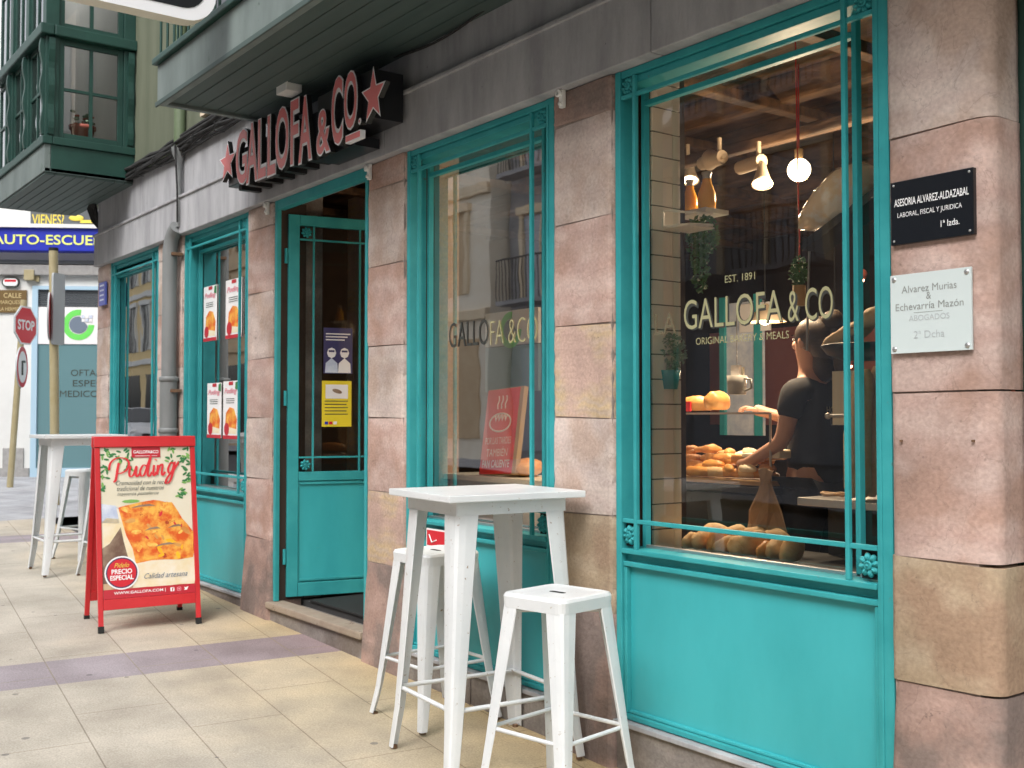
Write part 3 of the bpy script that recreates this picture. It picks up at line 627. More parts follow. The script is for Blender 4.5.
# ---- bay window at the far left
def bay():
    x1, x0, yf, zb = -9.68, -11.55, 2.276, 3.50; G = 'green_paint'
    b = MB()
    b.box(x0, x1, yf, yf+.05, zb, 3.735, G if 0 else 'green_pale', .004); b.box(x1-.05, x1, yf+.052, 3.03, zb, 3.735, G, .004)
    b.box(x0, x1+.02, yf-.02, yf+.06, 3.736, 3.80, G, .006); b.box(x1-.06, x1+.02, yf+.062, 3.03, 3.736, 3.80, G, .006)
    for z in (4.66,): 
        b.box(x0, x1+.05, yf-.05, yf+.06, z, z+.09, G, .01); b.box(x1-.06, x1+.05, yf+.062, 3.03, z, z+.09, G, .01)
    b.box(x0, x1+.03, yf-.03, yf+.06, 6.3, 6.6, G, .01); b.box(x1-.06, x1+.03, yf+.062, 3.03, 6.3, 6.6, G, .01)
    for (za, zc) in ((3.80, 4.66), (4.75, 6.3)):
        b.box(x1-.11, x1, yf, yf+.11, za, zc, G, .004)           # corner post
        b.box(x1-.07, x1, 2.93, 3.03, za, zc, G, .004)
        for i in range(1, 3):
            x = x1-.055-i*.62; b.box(x-.05, x+.05, yf, yf+.08, za, zc, G, .004)
    o = b.build('bay_window', bak)
    # soffit boards
    s = MB()
    for i in range(9):
        a = yf+.01+i*.083; s.box(x0, x1-.01, a, a+.077, zb-.022, zb-.004, 'soffit', .003)
    s.box(x0, x1, yf+.005, 3.03, zb-.003, zb+.03, 'soffit'); s.build('soffit', o)
    # side (facing the camera) casements and the front ones
    for (za, zc) in ((3.80, 4.66), (4.75, 6.3)):
        c = MB(); x = x1-.03
        y0, y1 = yf+.112, 2.928; ym = (y0+y1)/2+.0
        c.box(x-.02, x+.01, y0, y0+.045, za, zc, G, .002); c.box(x-.02, x+.01, y1-.045, y1, za, zc, G, .002)
        c.box(x-.02, x+.01, y0+.046, y1-.046, za, za+.05, G, .002); c.box(x-.02, x+.01, y0+.046, y1-.046, zc-.05, zc, G, .002)
        c.box(x-.02, x+.008, ym-.014, ym+.014, za+.051, zc-.051, G); zz = za+(zc-za)*.5
        c.box(x-.02, x+.006, y0+.046, ym-.015, zz-.012, zz+.012, G); c.box(x-.02, x+.006, ym+.015, y1-.046, zz-.012, zz+.012, G)
        cs = c.build('casement', o)
        MB().add([(x-.008, y0, za), (x-.008, y1, za), (x-.008, y1, zc), (x-.008, y0, zc)], [(0, 1, 2, 3)], 'glass_far').build('pane', cs) if 0 else None
        p = MB(); p.add([(x-.008, y0, za), (x-.008, y1, za), (x-.008, y1, zc), (x-.008, y0, zc)], [(0, 1, 2, 3)], 'glass'); p.build('pane', o)
        for i in range(3):
            xa = x1-.055-(i+1)*.62+.05; xb = x1-.055-i*.62-.05
            if i == 0: xb = x1-.112
            c = MB(); y = yf+.02
            c.box(xa, xa+.04, y, y+.03, za, zc, G, .002); c.box(xb-.04, xb, y, y+.03, za, zc, G, .002); xm = (xa+xb)/2
            c.box(xm-.012, xm+.012, y, y+.028, za, zc, G); c.box(xa+.041, xb-.041, y, y+.03, za, za+.05, G, .002); c.box(xa+.041, xb-.041, y, y+.03, zc-.05, zc, G, .002)
            c.box(xa+.041, xm-.013, y, y+.026, zz-.012, zz+.012, G); c.box(xm+.013, xb-.041, y, y+.026, zz-.012, zz+.012, G)
            c.build('casement', o)
            p = MB(); p.add([(xa, y+.012, za), (xb, y+.012, za), (xb, y+.012, zc), (xa, y+.012, zc)], [(0, 1, 2, 3)], 'glass'); p.build('pane', o)
    MB().box(x0+.06, x1-.14, yf+.10, yf+.105, 3.81, 6.28, 'letter_white').build('sky_reflection_sheet', o)  # white sheet added behind the front panes to stand for reflected sky
    # scrolled brackets beside the posts
    def bracket(px, py, ux, nx):
        b = MB(); n = 16; out = []
        for i in range(n+1):
            t = i/n; z = 3.82+.82*t; out.append((.016+.011*math.sin(t*math.pi*5)+.014*t, z))
        pts = [(0, 3.82)]+[(a, z) for a, z in out]+[(0, 4.64)]
        b.prism([(p[0], p[1]) for p in pts], (px, py, 0), ux, EZ, Vector(nx)*.05, 'green_paint'); b.build('bracket', o)
    bracket(x1-.03, yf, (0, -1, 0), (-1, 0, 0)); bracket(x1-.65, yf, (0, -1, 0), (-1, 0, 0)); bracket(x1-1.27, yf, (0, -1, 0), (-1, 0, 0))
    bracket(x1, yf+.02, (1, 0, 0), (0, 1, 0)); bracket(x1, 2.96, (1, 0, 0), (0, 1, 0))
    # room inside the bay: pale back wall and floor
    MB().box(x0+.06, x1-.1, 2.99, 3.025, zb+.04, 6.3, 'plaster_white').box(x0+.06, x1-.06, yf+.06, 2.98, 3.6, 3.62, 'wood').box(x0, x0+.05, yf+.06, 3.0, 3.6, 6.3, 'plaster_white').build('bay_interior', o)
bay()
p = thing('flower_pot', 'red clay flower pot behind the green bay window pane', 'flower pot', (-9.82, 2.62, 3.80))
MB().lathe([(0, 0), (.075, 0), (.10, .13), (.115, .135), (.115, .16), (.1, .16), (.09, .14)], (0, 0, 0), 'terracotta', 18).build('pot', p, world=False)
b = MB()
for i in range(24):
    a = random.uniform(0, 6.28); r = random.uniform(.02, .12); b.ell((r*math.cos(a), r*math.sin(a), .16+random.uniform(0, .13)), (.03, .02, .012), 'terracotta' if i % 3 == 0 else 'plant_blue', Matrix.Rotation(a, 3, 'Z'), 6, 4)
b.build('foliage', p, world=False)
# ------------------------------------------------------------------ shop sign
def star(cx, cz, r, ri=.42, rot=0.):
    return [(cx+(r if k % 2 == 0 else r*ri)*math.sin(rot+math.pi*k/5), cz+(r if k % 2 == 0 else r*ri)*math.cos(rot+math.pi*k/5)) for k in range(10)][::-1]
sg = thing('shop_sign', 'black box sign with pink red letters GALLOFA & CO. and two stars above the door', 'sign', (-5.95, 3.0, 2.9))
ys = 2.79
b = MB()
b.box(-6.93, -5.62, ys, 2.97, 2.955, 3.17, 'black_sign', .004); b.box(-5.618, -4.97, ys, 2.97, 2.99, 3.25, 'black_sign', .004)
b.box(-5.70, -5.22, ys+.02, 2.968, 2.90, 2.954, 'black_sign'); b.box(-6.3, -5.9, ys+.01, 2.96, 3.171, 3.195, 'black_sign')
for i in range(7): b.box(-6.85+i*.17, -6.80+i*.17, ys+.04, 2.97, 2.925, 2.954, 'black_plastic')
b.build('sign_box', sg)
def slet(t, px0, px1, pt, pb, name='letter'):
    b = MB(); yf = ys-.033; xm = (px0+px1)/2
    x0, x1 = at(px0, (pt+pb)/2, yf).x, at(px1, (pt+pb)/2, yf).x; z0, z1 = at(xm, pb, yf).z, at(xm, pt, yf).z; h = z1-z0; w_ = x1-x0
    if name == 'letter':
        b.text(t, (x0, ys-.001, z0), EX, EZ, 1, 'sign_white', w_, .05, .03, height=h, sidem='black_plastic')
        b.text(t, (x0+.009, ys-.033, z0+.010), EX, EZ, 1, 'sign_red', w_-.018, .012, .001, height=h-.02)
    elif name == 'underline':
        b.box(x0, x1, ys-.03, ys-.001, z0, z1, 'sign_white'); b.box(x0+.007, x1-.007, ys-.033, ys-.0302, z0+.007, z1-.007, 'sign_red')
    else:
        cx, cz, r = (x0+x1)/2, z0+h*.52, h*.54; k = w_/(2*r*.951)
        st = lambda q: [(p[0]*k*q, p[1]*q) for p in star(0, 0, r)]
        b.prism(st(1), (cx, ys-.03, cz), EX, EZ, (0, .03, 0), 'sign_white', 'black_plastic'); b.prism(st(.84), (cx, ys-.033, cz), EX, EZ, (0, .002, 0), 'sign_red')
    b.build(name, sg)
for a in (('*', 219, 235.5, 143.5, 183, 'star'), ('G', 235.5, 247.5, 129, 185), ('A', 246, 258, 121.6, 183), ('L', 257.5, 266.5, 117, 179), ('L', 267, 276, 113, 176), ('O', 275, 289, 106, 170), ('F', 290, 299, 98.5, 165), ('A', 298, 312, 95, 162.5),
          ('&', 316, 330.5, 108, 155), ('C', 331, 343, 76, 146), ('O', 343.5, 357.5, 70, 130), ('.', 357.8, 361, 118, 124.5), ('_', 345, 360, 132.5, 140.5, 'underline'), ('*', 361, 385, 69, 124.5, 'star')): slet(*a)
# small white camera box under balcony
p = at(289, 88, 2.75)
MB().box(p.x-.07, p.x+.07, 2.70, 2.8, p.z-.035, p.z+.02, 'ceramic_white', .004).box(p.x-.04, p.x+.04, 2.73, 2.77, p.z+.022, 3.38, 'black_plastic').build('junction_box', label='small white junction box under the balcony soffit above the shop sign', cat='junction box')
# ------------------------------------------------------------------ blade sign at the top
def rrect(w, h, r, n=6):
    o = []
    for cx, cy, a0 in ((w/2-r, h/2-r, 0), (-w/2+r, h/2-r, 90), (-w/2+r, -h/2+r, 180), (w/2-r, -h/2+r, 270)):
        for i in range(n+1):
            a = rad(a0+90*i/n); o.append((cx+r*math.cos(a), cy+r*math.sin(a)))
    return o
bs = thing('hanging_sign', 'white sign with rounded black panel projecting over the pavement at the top edge', 'sign', (-5.5, 1.55, 3.45))
cy, cz, w_, h_ = 1.48, 3.835, 1.32, .70
b = MB(); b.prism(rrect(w_, h_, .16), (-5.5, cy, cz), (0, 1, 0), EZ, (-.10, 0, 0), 'sign_white', 'poster_cream'); b.build('cabinet', bs)
b = MB(); b.prism(rrect(w_-.12, h_-.12, .12), (-5.497, cy, cz), (0, 1, 0), EZ, (-.002, 0, 0), 'black_sign')
b.prism(rrect(w_-.30, .34, .08), (-5.494, cy, cz), (0, 1, 0), EZ, (-.002, 0, 0), 'sign_white'); b.build('face_panel', bs)
b = MB(); b.tube([(-5.55, 2.1, 3.9), (-5.55, 2.24, 3.9)], .02, 'black_plastic'); b.build('arm', bs)
# ------------------------------------------------------------------ cables
b = MB()
def cab(z, y, r, n=60, x0=-10.85, x1=.9, sag=.03, s=0):
    rr = random.Random(s); b.tube([(x0+(x1-x0)*i/n, y+rr.uniform(-.006, .006), z+sag*math.sin(i*.37+s)+rr.uniform(-.008, .008)) for i in range(n+1)], r, 'cable', 6)
for i in range(9): cab(3.505+.022*(i % 3)+.01*i, 2.99-.012*(i % 4), .011+.004*(i % 3), s=i, sag=.018)
for i in range(5): b.tube([(-10.83+.02*i, 2.98, 3.5), (-10.86+.02*i, 2.96+.01*i, 3.44), (-10.85+.02*i, 3.0, 3.32+.04*i), (-10.80, 3.05, 3.25)], .014, 'cable', 6)
b.tube([(-5.2+.1*i, 2.99, 3.40-.05*math.sin(i*.3)) for i in range(30)], .007, 'cable', 6)
for i in range(20): b.tube([(-10.7+i*.45, 2.93, 3.56), (-10.7+i*.45, 2.93, 3.49), (-10.68+i*.45, 3.0, 3.49)], .005, 'cable', 5)
b.build('cable_bundle', label='thick black bundle of cables running along the top of the grey lintel', cat='cables')
# ------------------------------------------------------------------ drainpipe
dp = thing('drainpipe', 'grey drainpipe running down between the two left shop windows', 'drainpipe', (-8.74, 2.92, gz(-8.74, 2.9)))
b = MB(); gy = 2.955; gx = at(169.5, 300, gy).x
b.tube([(gx, gy, 1.72), (gx, gy, 2.74), (gx+.015, gy+.01, 2.84), (gx+.055, gy+.015, 2.89), (gx+.10, gy+.02, 2.92)], .058, 'pipe_grey', 16)
b.build('upper_pipe', dp)
b = MB(); b.tube([(gx, gy, gz(gx, 3)), (gx, gy, 1.72)], .068, 'pipe_grey', 16)
for z in (.5, 1.3, 1.705): b.lathe([(.068, 0), (.076, .005), (.076, .035), (.068, .04)], (gx, gy, z), 'pipe_grey', 16)
b.build('lower_pipe', dp)
b = MB(); b.tube([(gx+.11, gy+.03, 2.92), (gx+.11, gy+.03, 3.42)], .022, 'pipe_grey', 10); b.lathe([(.025, 0), (.025, .04), (.055, .12), (.062, .15), (.062, .17)], (gx+.11, gy+.03, 3.38), 'pipe_grey', 14)
b.build('small_pipe', dp)
b = MB(); b.tube([(gx+.11, gy+.03, 3.5), (gx+.11, gy+.03, 7)], .045, 'pipe_green', 12); b.build('green_pipe', dp)
for z in (1.62, 2.70): MB().box(gx+.05, gx+.085, gy-.01, 3.03, z, z+.025, 'rust', .003).build('bracket', dp)
b = MB(); b.tube([(gx+.16, 2.93, 3.56), (gx+.165, 2.95, 3.2), (gx+.15, 2.96, 2.95)], .008, 'cable', 6); b.build('cable_drop', label='thin black cable hanging beside the drainpipe', cat='cable')
# hooks on the pillars
for i, (px, py, lab) in enumerate(((563, 98, 'white wall bracket at the top of the pillar between the two right windows'), (370, 172, 'white wall bracket beside the top right corner of the doorway'), (268, 208, 'small white bracket on the pillar left of the doorway'))):
    p = at(px, py, 3.02)
    b = MB(); b.box(p.x-.014, p.x+.014, 3.006, 3.026, p.z-.045, p.z+.045, 'ceramic_white', .004); b.lathe([(.016, 0), (.018, .014), (.009, .018), (.009, .005)], (p.x-.004, 3.006, p.z+.018), 'ceramic_white', 10, (0, -1, 0)); b.lathe([(.008, 0), (.009, .010), (0, .010)], (p.x, 3.006, p.z-.028), 'ceramic_white', 8, (0, -1, 0))
    b.build('wall_bracket', label=lab, cat='bracket', group='white brackets at the pillar tops')
# blue house plate at the far left pillar
p = at(104, 294, 3.02); b = MB(); b.box(p.x-.10, p.x+.10, 3.0, 3.02, p.z-.11, p.z+.11, 'blue_plate', .004)
for i in range(4): b.box(p.x-.06, p.x+.06, 2.998, 3.0, p.z+.07-i*.045, p.z+.085-i*.045, 'print_blue')
b.build('wall_plate', label='small blue notice plate on the leftmost stone pillar', cat='plate')
# ------------------------------------------------------------------ plaques on the right pillar
def quadpos(pts, y): return [at(*p, y) for p in pts]
y = 3.012
a = at(891, 246, y); c = at(973, 168, y)
x0, x1, z0, z1 = a.x, c.x, at(891, 246, y).z, at(891, 183, y).z
pq = thing('black_plaque', 'black plaque with white lettering ASESORIA ALVAREZ-ALDAZABAL on the right pillar', 'plaque', ((x0+x1)/2, y, z0))
MB().box(x0, x1, y, 3.03, z0, z1, 'plaque_black', .002).build('plate', pq)
H = z1-z0; Wd = x1-x0
b = MB()
b.text('ASESORIA ALVAREZ-ALDAZABAL', (x0+Wd*.05, y-.0006, z0+H*.60), EX, EZ, 1, 'letter_white', Wd*.90, .012, .0003, height=H*.12)
b.text('LABORAL, FISCAL Y JURIDICA', (x0+Wd*.09, y-.0006, z0+H*.40), EX, EZ, 1, 'letter_white', Wd*.78, 0, .0003, height=H*.10)
b.text('1ª Izda.', (x0+Wd*.62, y-.0006, z0+H*.18), EX, EZ, 1, 'letter_white', Wd*.22, .005, .0003, height=H*.10)
b.build('lettering', pq)
for sx_ in (x0+.012, x1-.012):
    for sz in (z0+.012, z1-.012): MB().ell((sx_, y-.001, sz), (.004, .003, .004), 'steel').build('screw', pq)
a = at(891, 354, y); c = at(971, 265, y)
x0, x1, z0, z1 = a.x, c.x, at(891, 354, y).z, at(891, 276, y).z
pq = thing('glass_plaque', 'pale glass plaque with grey lettering Alvarez Murias & Echevarria Mazon on the right pillar', 'plaque', ((x0+x1)/2, y, z0))
MB().box(x0, x1, y, y+.008, z0, z1, 'plaque_glass', .001).build('plate', pq)
H = z1-z0; Wd = x1-x0; b = MB()
for t, fz, w, m, o in (('Alvarez Murias', .76, .68, 'plaque_text', 0), ('&', .66, .06, 'plaque_text', 0), ('Echevarría Mazón', .54, .84, 'plaque_text', 0), ('ABOGADOS', .40, .50, 'sign_back', -.01), ('2ª Dcha', .18, .38, 'sign_back', -.01)):
    b.text(t, (x0+Wd*.49, y-.0006, z0+H*fz), EX, EZ, 1, m, Wd*w, o, .0003, align='CENTER', height=H*(.09 if t != 'ABOGADOS' else .07))
b.box(x0+Wd*.30, x0+Wd*.66, y-.0008, y-.0003, z0+H*.50, z0+H*.505, 'plaque_text')
b.build('lettering', pq)
for sx_ in (x0+.014, x1-.014):
    for sz in (z0+.014, z1-.014): MB().lathe([(.008, 0), (.008, .014), (0, .014)], (sx_, y+.012, sz), 'steel', 12, (0, -1, 0)).build('standoff', pq)
for px in (900, 972):
    p = at(px, 441, 3.02); MB().box(p.x-.0035, p.x+.0035, 3.022, 3.03, p.z-.0035, p.z+.0035, 'rust').build('rusty_screw', bak)

# ------------------------------------------------------------------ posters
def food_poster(x0, x1, y, z0, z1, lab, M=None):
    b = MB(M); W_ = x1-x0; H_ = z1-z0
    b.box(x0, x1, y, y+.002, z0, z1, 'poster_white')
    b.prism([(x0+W_*u, z0+H_*v) for u, v in ((.12, .14), (.86, .10), (.92, .34), (.72, .52), (.45, .55), (.2, .45))], (0, y-.001, 0), EX, EZ, (0, .0008, 0), 'pastry_print')
    b.prism([(x0+W_*u, z0+H_*v) for u, v in ((.08, .10), (.9, .085), (.9, .17), (.15, .22))], (0, y-.0016, 0), EX, EZ, (0, .0005, 0), 'pastry_cream')
    b.box(x0, x1, y-.0022, y-.0018, z0, z0+H_*.06, 'poster_red'); b.box(x0+W_*.38, x0+W_*.66, y-.0022, y-.0018, z1-H_*.07, z1-H_*.01, 'poster_red')
    b.prism([(x0+W_*.25+W_*.17*math.cos(t*.7), z0+H_*.17+W_*.17*math.sin(t*.7)) for t in range(9)], (0, y-.0024, 0), EX, EZ, (0, .0004, 0), 'poster_red')
    b.text('Puding', (x0+W_*.08, y-.0022, z1-H_*.24), EX, EZ, 1, 'poster_pink', W_*.84, .02, .0003, height=H_*.12, shear=.3)
    b.prism([(x0+W_*u, z0+H_*v) for u, v in ((.80, .86), (.98, .84), (.98, .99), (.82, .97))], (0, y-.0022, 0), EX, EZ, (0, .0004, 0), 'leaf_green')
    for i in range(3): b.box(x0+W_*.2, x0+W_*.75, y-.0022, y-.002, z1-H_*(.30+.035*i), z1-H_*(.31+.035*i), 'text_dark')
    return b
for (pxa, pxb, pa, pb, lab) in ((203.5, 217, 341, 284, 'upper left pudding poster on the glass of the second window from the left'), (225.5, 242, 338, 277, 'upper right pudding poster on the glass of the second window from the left'),
                                (207, 221.5, 438, 381, 'lower left pudding poster on the glass of the second window from the left'), (223, 238.5, 439, 379, 'lower right pudding poster on the glass of the second window from the left')):
    y = 3.160; a = at(pxa, pa, y); c = at(pxb, pb, y); zt = at((pxa+pxb)/2, pb+2, y).z; zb_ = at((pxa+pxb)/2, pa, y).z
    food_poster(a.x, c.x, y, zb_, zt, lab).build('poster', label=lab, cat='poster', group='pudding posters in the window')
# two posters on the open door leaf
def on_leaf(u0, u1, z0, z1): return u0, u1, z0, z1
p1 = MB(ML); yl = -.006
u0, u1 = .245, .445
p1.box(u0, u1, yl, yl+.003, 1.72, 2.03, 'navy_poster')
for cx in (.30, .39):
    p1.prism([(cx+.032*math.cos(t*.785), 1.86+.036*math.sin(t*.785)) for t in range(8)], (0, yl-.001, 0), EX, EZ, (0, .0005, 0), 'poster_white')
    p1.prism([(cx-.045, 1.725), (cx+.045, 1.725), (cx+.04, 1.79), (cx, 1.825), (cx-.04, 1.79)], (0, yl-.0006, 0), EX, EZ, (0, .0003, 0), 'poster_white' if cx > .33 else 'print_blue')
    p1.box(cx-.02, cx+.02, yl-.0018, yl-.0012, 1.865, 1.878, 'navy_poster')
for i in range(3): p1.box(.26, .43-.02*i, yl-.001, yl, 1.985-i*.02, 1.993-i*.02, 'poster_white')
p1.build('poster', label='dark blue poster with two white masked figures on the open door', cat='poster')
p2 = MB(ML); p2.box(u0-.01, u1-.005, yl, yl+.003, 1.36, 1.67, 'yellow_poster'); p2.box(u0+.015, u1-.03, yl-.001, yl, 1.55, 1.645, 'poster_white')
p2.ell(((u0+u1)/2-.005, yl-.001, 1.60), (.035, .001, .014), 'print_brown', Matrix.Rotation(.3, 3, 'Y'))
for i in range(5): p2.box(u0+.01, u1-.03-.01*(i % 2), yl-.001, yl, 1.53-i*.022, 1.536-i*.022, 'text_dark')
for i, m in enumerate(('sign_blue', 'stop_red', 'poster_white')): p2.box(u0+.01+.03*i, u0+.033+.03*i, yl-.001, yl, 1.375, 1.395, m)
p2.build('poster', label='yellow notice with a small picture below the dark blue poster on the door', cat='poster')
p3 = MB(ML); p3.box(.06, .28, .9, .93, .206, .21, 'rubber')
# door mat
MB().box(-6.6, -5.6, 3.24, 4.1, .206, .222, 'rubber', .004).build('door_mat', label='black doormat inside the open doorway', cat='mat')

# ------------------------------------------------------------------ white metal furniture
def channel_leg(b, top, bot, wt, wb, m='white_metal', t=.003):
    """corner leg: a folded sheet wrapped round the outer corner; top/bot = corner points, centre axis at origin"""
    n = 6; rings = []
    top = Vector(top); bot = Vector(bot); sx = 1 if top.x > 0 else -1; sy = 1 if top.y > 0 else -1
    for i in range(n+1):
        u = i/n; p = top.lerp(bot, u); w = wt+(wb-wt)*u; ch = w*.62
        e = .010*math.exp(-((1-u)*9)**2)
        p = p+Vector((sx*e, sy*e, 0))
        fl = w*.62
        prof = [(-ch-fl, 0), (-ch, 0), (-ch*.36, -ch*.10), (-ch*.10, -ch*.36), (0, -ch), (0, -ch-fl)]
        o_ = [Vector((p.x+sx*a, p.y+sy*c, p.z)) for a, c in prof]
        inn = [Vector((p.x+sx*(a-t*1.2), p.y+sy*(c-t*1.2), p.z)) for a, c in prof]
        rings.append(o_+inn[::-1])
    k = len(rings[0]); vs = [p for r in rings for p in r]; fs = []
    for i in range(n):
        for j in range(k):
            j2 = (j+1) % k; fs.append((i*k+j, i*k+j2, (i+1)*k+j2, (i+1)*k+j))
    fs.append(tuple(range(k))[::-1]); fs.append(tuple(n*k+j for j in range(k)))
    b.add(vs, fs, m)
def rsq(a, b_, r, n=4): return rrect(a, b_, r, n)
def loft(b, loops, m, cap0=True, cap1=True, smooth=False):
    k = len(loops[0]); vs = [p for l in loops for p in l]; fs = []
    for i in range(len(loops)-1):
        for j in range(k):
            j2 = (j+1) % k; fs.append((i*k+j, i*k+j2, (i+1)*k+j2, (i+1)*k+j))
    b.add(vs, fs, m, smooth)
    if cap0: b.add(loops[0], [tuple(range(k))[::-1]], m)
    if cap1: b.add(loops[-1], [tuple(range(k))], m)
def make_stool(label, loc, rz, a=.30, fa=.435, h=.782):
    t = thing('bar_stool', label, 'stool', loc, rz, 'white metal bar stools')
    b = MB(); L = lambda s, z, r: [(x, y, z) for x, y in rsq(s, s, r)]
    loft(b, [L(a-.012, h-.055, .03), L(a+.006, h-.055, .035), L(a+.010, h-.014, .035), L(a, h-.003, .035), L(a-.02, h, .035), L(a-.06, h-.004, .03)], 'white_metal', True, True)
    b.build('seat', t, world=False)
    s = MB(); pr = rrect(.075, .022, .010, 4); s.prism([(p[0], p[1]) for p in pr], (0, 0, h-.0025), (1, 0, 0), (0, 1, 0), (0, 0, -.0005), 'rubber'); s.build('hand_slot', t, world=False)
    for sx, sy in ((1, 1), (1, -1), (-1, 1), (-1, -1)):
        g = MB(); channel_leg(g, (sx*(a/2+.002), sy*(a/2+.002), h-.05), (sx*fa/2, sy*fa/2, .012), .062, .026)
        lg = g.build('leg', t, world=False, recalc=True)
        c = MB(); q = fa/2-.004; c.hexa([(sx*q-.018 if sx > 0 else -q-.004, sy*q-.018 if sy > 0 else -q-.004, 0), (sx*q+.004 if sx > 0 else -q+.018, sy*q-.018 if sy > 0 else -q-.004, 0), (sx*q+.004 if sx > 0 else -q+.018, sy*q+.004 if sy > 0 else -q+.018, 0), (sx*q-.018 if sx > 0 else -q-.004, sy*q+.004 if sy > 0 else -q+.018, 0)],
                             [(sx*q-.018 if sx > 0 else -q-.004, sy*q-.018 if sy > 0 else -q-.004, .014), (sx*q+.004 if sx > 0 else -q+.018, sy*q-.018 if sy > 0 else -q-.004, .014), (sx*q+.004 if sx > 0 else -q+.018, sy*q+.004 if sy > 0 else -q+.018, .014), (sx*q-.018 if sx > 0 else -q-.004, sy*q+.004 if sy > 0 else -q+.018, .014)], 'rust')
        c.build('foot_cap', lg, world=False)
    z = .275; q = a/2+(fa/2-a/2)*(1-z/h)-.012
    for (x0_, y0_, x1_, y1_) in ((q, q, q, -q), (q, -q, -q, -q), (-q, -q, -q, q), (-q, q, q, q)):
        MB().tube([(x0_, y0_, z), (x1_, y1_, z)], .0085, 'white_metal', 8).build('footrest', t, world=False)
    MB().tube([(a/2-.03, a/2-.03, h-.07), (-a/2+.03, -a/2+.03, h-.07)], .008, 'white_metal', 6).tube([(-a/2+.03, a/2-.03, h-.075), (a/2-.03, -a/2+.03, h-.075)], .008, 'white_metal', 6).build('cross_brace', t, world=False)
    return t
def make_table(label, loc, rz, a=.56, b_=.645, h=1.115):
    t = thing('bar_table', label, 'table', loc, rz, 'white metal bar tables')
    MB().box(-a/2, a/2, -b_/2, b_/2, h-.028, h, 'white_metal', .004).build('table_top', t, world=False)
    ia, ib = a/2-.06, b_/2-.065
    b = MB()
    for (x0_, x1_, y0_, y1_) in ((-ia, ia, -ib-.003, -ib+.003), (-ia, ia, ib-.003, ib+.003), (-ia-.003, -ia+.003, -ib, ib), (ia-.003, ia+.003, -ib, ib)): b.box(x0_, x1_, y0_, y1_, h-.085, h-.03, 'white_metal')
    b.build('apron', t, world=False)
    fa_, fb_ = a/2-.012, b_/2-.008
    for sx, sy in ((1, 1), (1, -1), (-1, 1), (-1, -1)):
        g = MB(); channel_leg(g, (sx*(ia+.006), sy*(ib+.006), h-.085), (sx*fa_, sy*fb_, .015), .080, .034); lg = g.build('leg', t, world=False, recalc=True)
        c = MB(); c.tube([(sx*(fa_-.012), sy*(fb_-.012), 0), (sx*(fa_-.012), sy*(fb_-.012), .02)], .013, 'rust', 8); c.build('foot_cap', lg, world=False)
    z = .27; u = 1-z/h; qa = ia+(fa_-ia)*u-.014; qb = ib+(fb_-ib)*u-.014
    for (x0_, y0_, x1_, y1_) in ((qa, qb, qa, -qb), (qa, -qb, -qa, -qb), (-qa, -qb, -qa, qb), (-qa, qb, qa, qb)):
        MB().tube([(x0_, y0_, z), (x1_, y1_, z)], .010, 'white_metal', 8).build('footrest', t, world=False)
    return t
tab = make_table('white metal bar table in front of the pillar, nearest to the camera', (-3.80, 2.683, gz(-3.8, 2.683)), -.095)
dup(tab, (-9.38, 2.50, gz(-9.38, 2.5)), -.02, 'white metal bar table behind the red sandwich board')
st = make_stool('white metal bar stool right of the near table, in front of the blue panel', (-3.225, 2.61, gz(-3.225, 2.61)), .18)
dup(st, (-4.36, 2.79, gz(-4.36, 2.79)), .02, 'white metal bar stool behind the left side of the near table')
dup(st, (-8.92, 2.66, gz(-8.92, 2.66)), .05, 'white bar stool partly hidden by the sandwich board, nearer of two')
dup(st, (-9.95, 2.75, gz(-9.95, 2.75)), .3, 'white bar stool farthest away, beyond the second bar table')

# ------------------------------------------------------------------ sandwich board
SB = thing('sandwich_board', 'red framed sandwich board advertising Puding on the pavement', 'sandwich board', (-6.92, 2.30, gz(-6.92, 2.3)), rad(90-5.5)+0)
# local: x to the right of the board, -y outward to the camera
Hh = 1.225; Wb = .63; lean = math.atan(.22/Hh)
MBF = Matrix.Rotation(-lean, 4, 'X')        # leaning back (+y with height)
def board(M, back):
    b = MB(M); hw = Wb/2; fr = .030
    b.box(-hw, -hw+fr, -.012, .012, .0, Hh-.07, 'red_paint', .003); b.box(hw-fr, hw, -.012, .012, .0, Hh-.07, 'red_paint', .003)
    b.box(-hw-.004, hw+.004, -.02, .02, Hh-.068, Hh, 'red_paint', .004)
    b.box(-hw+fr+.001, hw-fr-.001, -.012, .012, .135, .20, 'red_paint', .003); b.box(-hw+fr+.001, hw-fr-.001, -.002, .006, .20, Hh-.068, 'red_paint')
    o = b.build('back_frame' if back else 'front_frame', SB, world=False)
    for x in (-hw-.002, hw-fr-.002): MB(M).box(x, x+fr+.004, -.016, .016, -.002, .04, 'rubber', .003).build('rubber_foot', o, world=False)
    return o
ff = board(MBF, False)
MBK = Matrix.Translation((0, 2*.22+.05, 0)) @ Matrix.Rotation(math.pi, 4, 'Z') @ Matrix.Rotation(-lean, 4, 'X')
board(MBK, True)
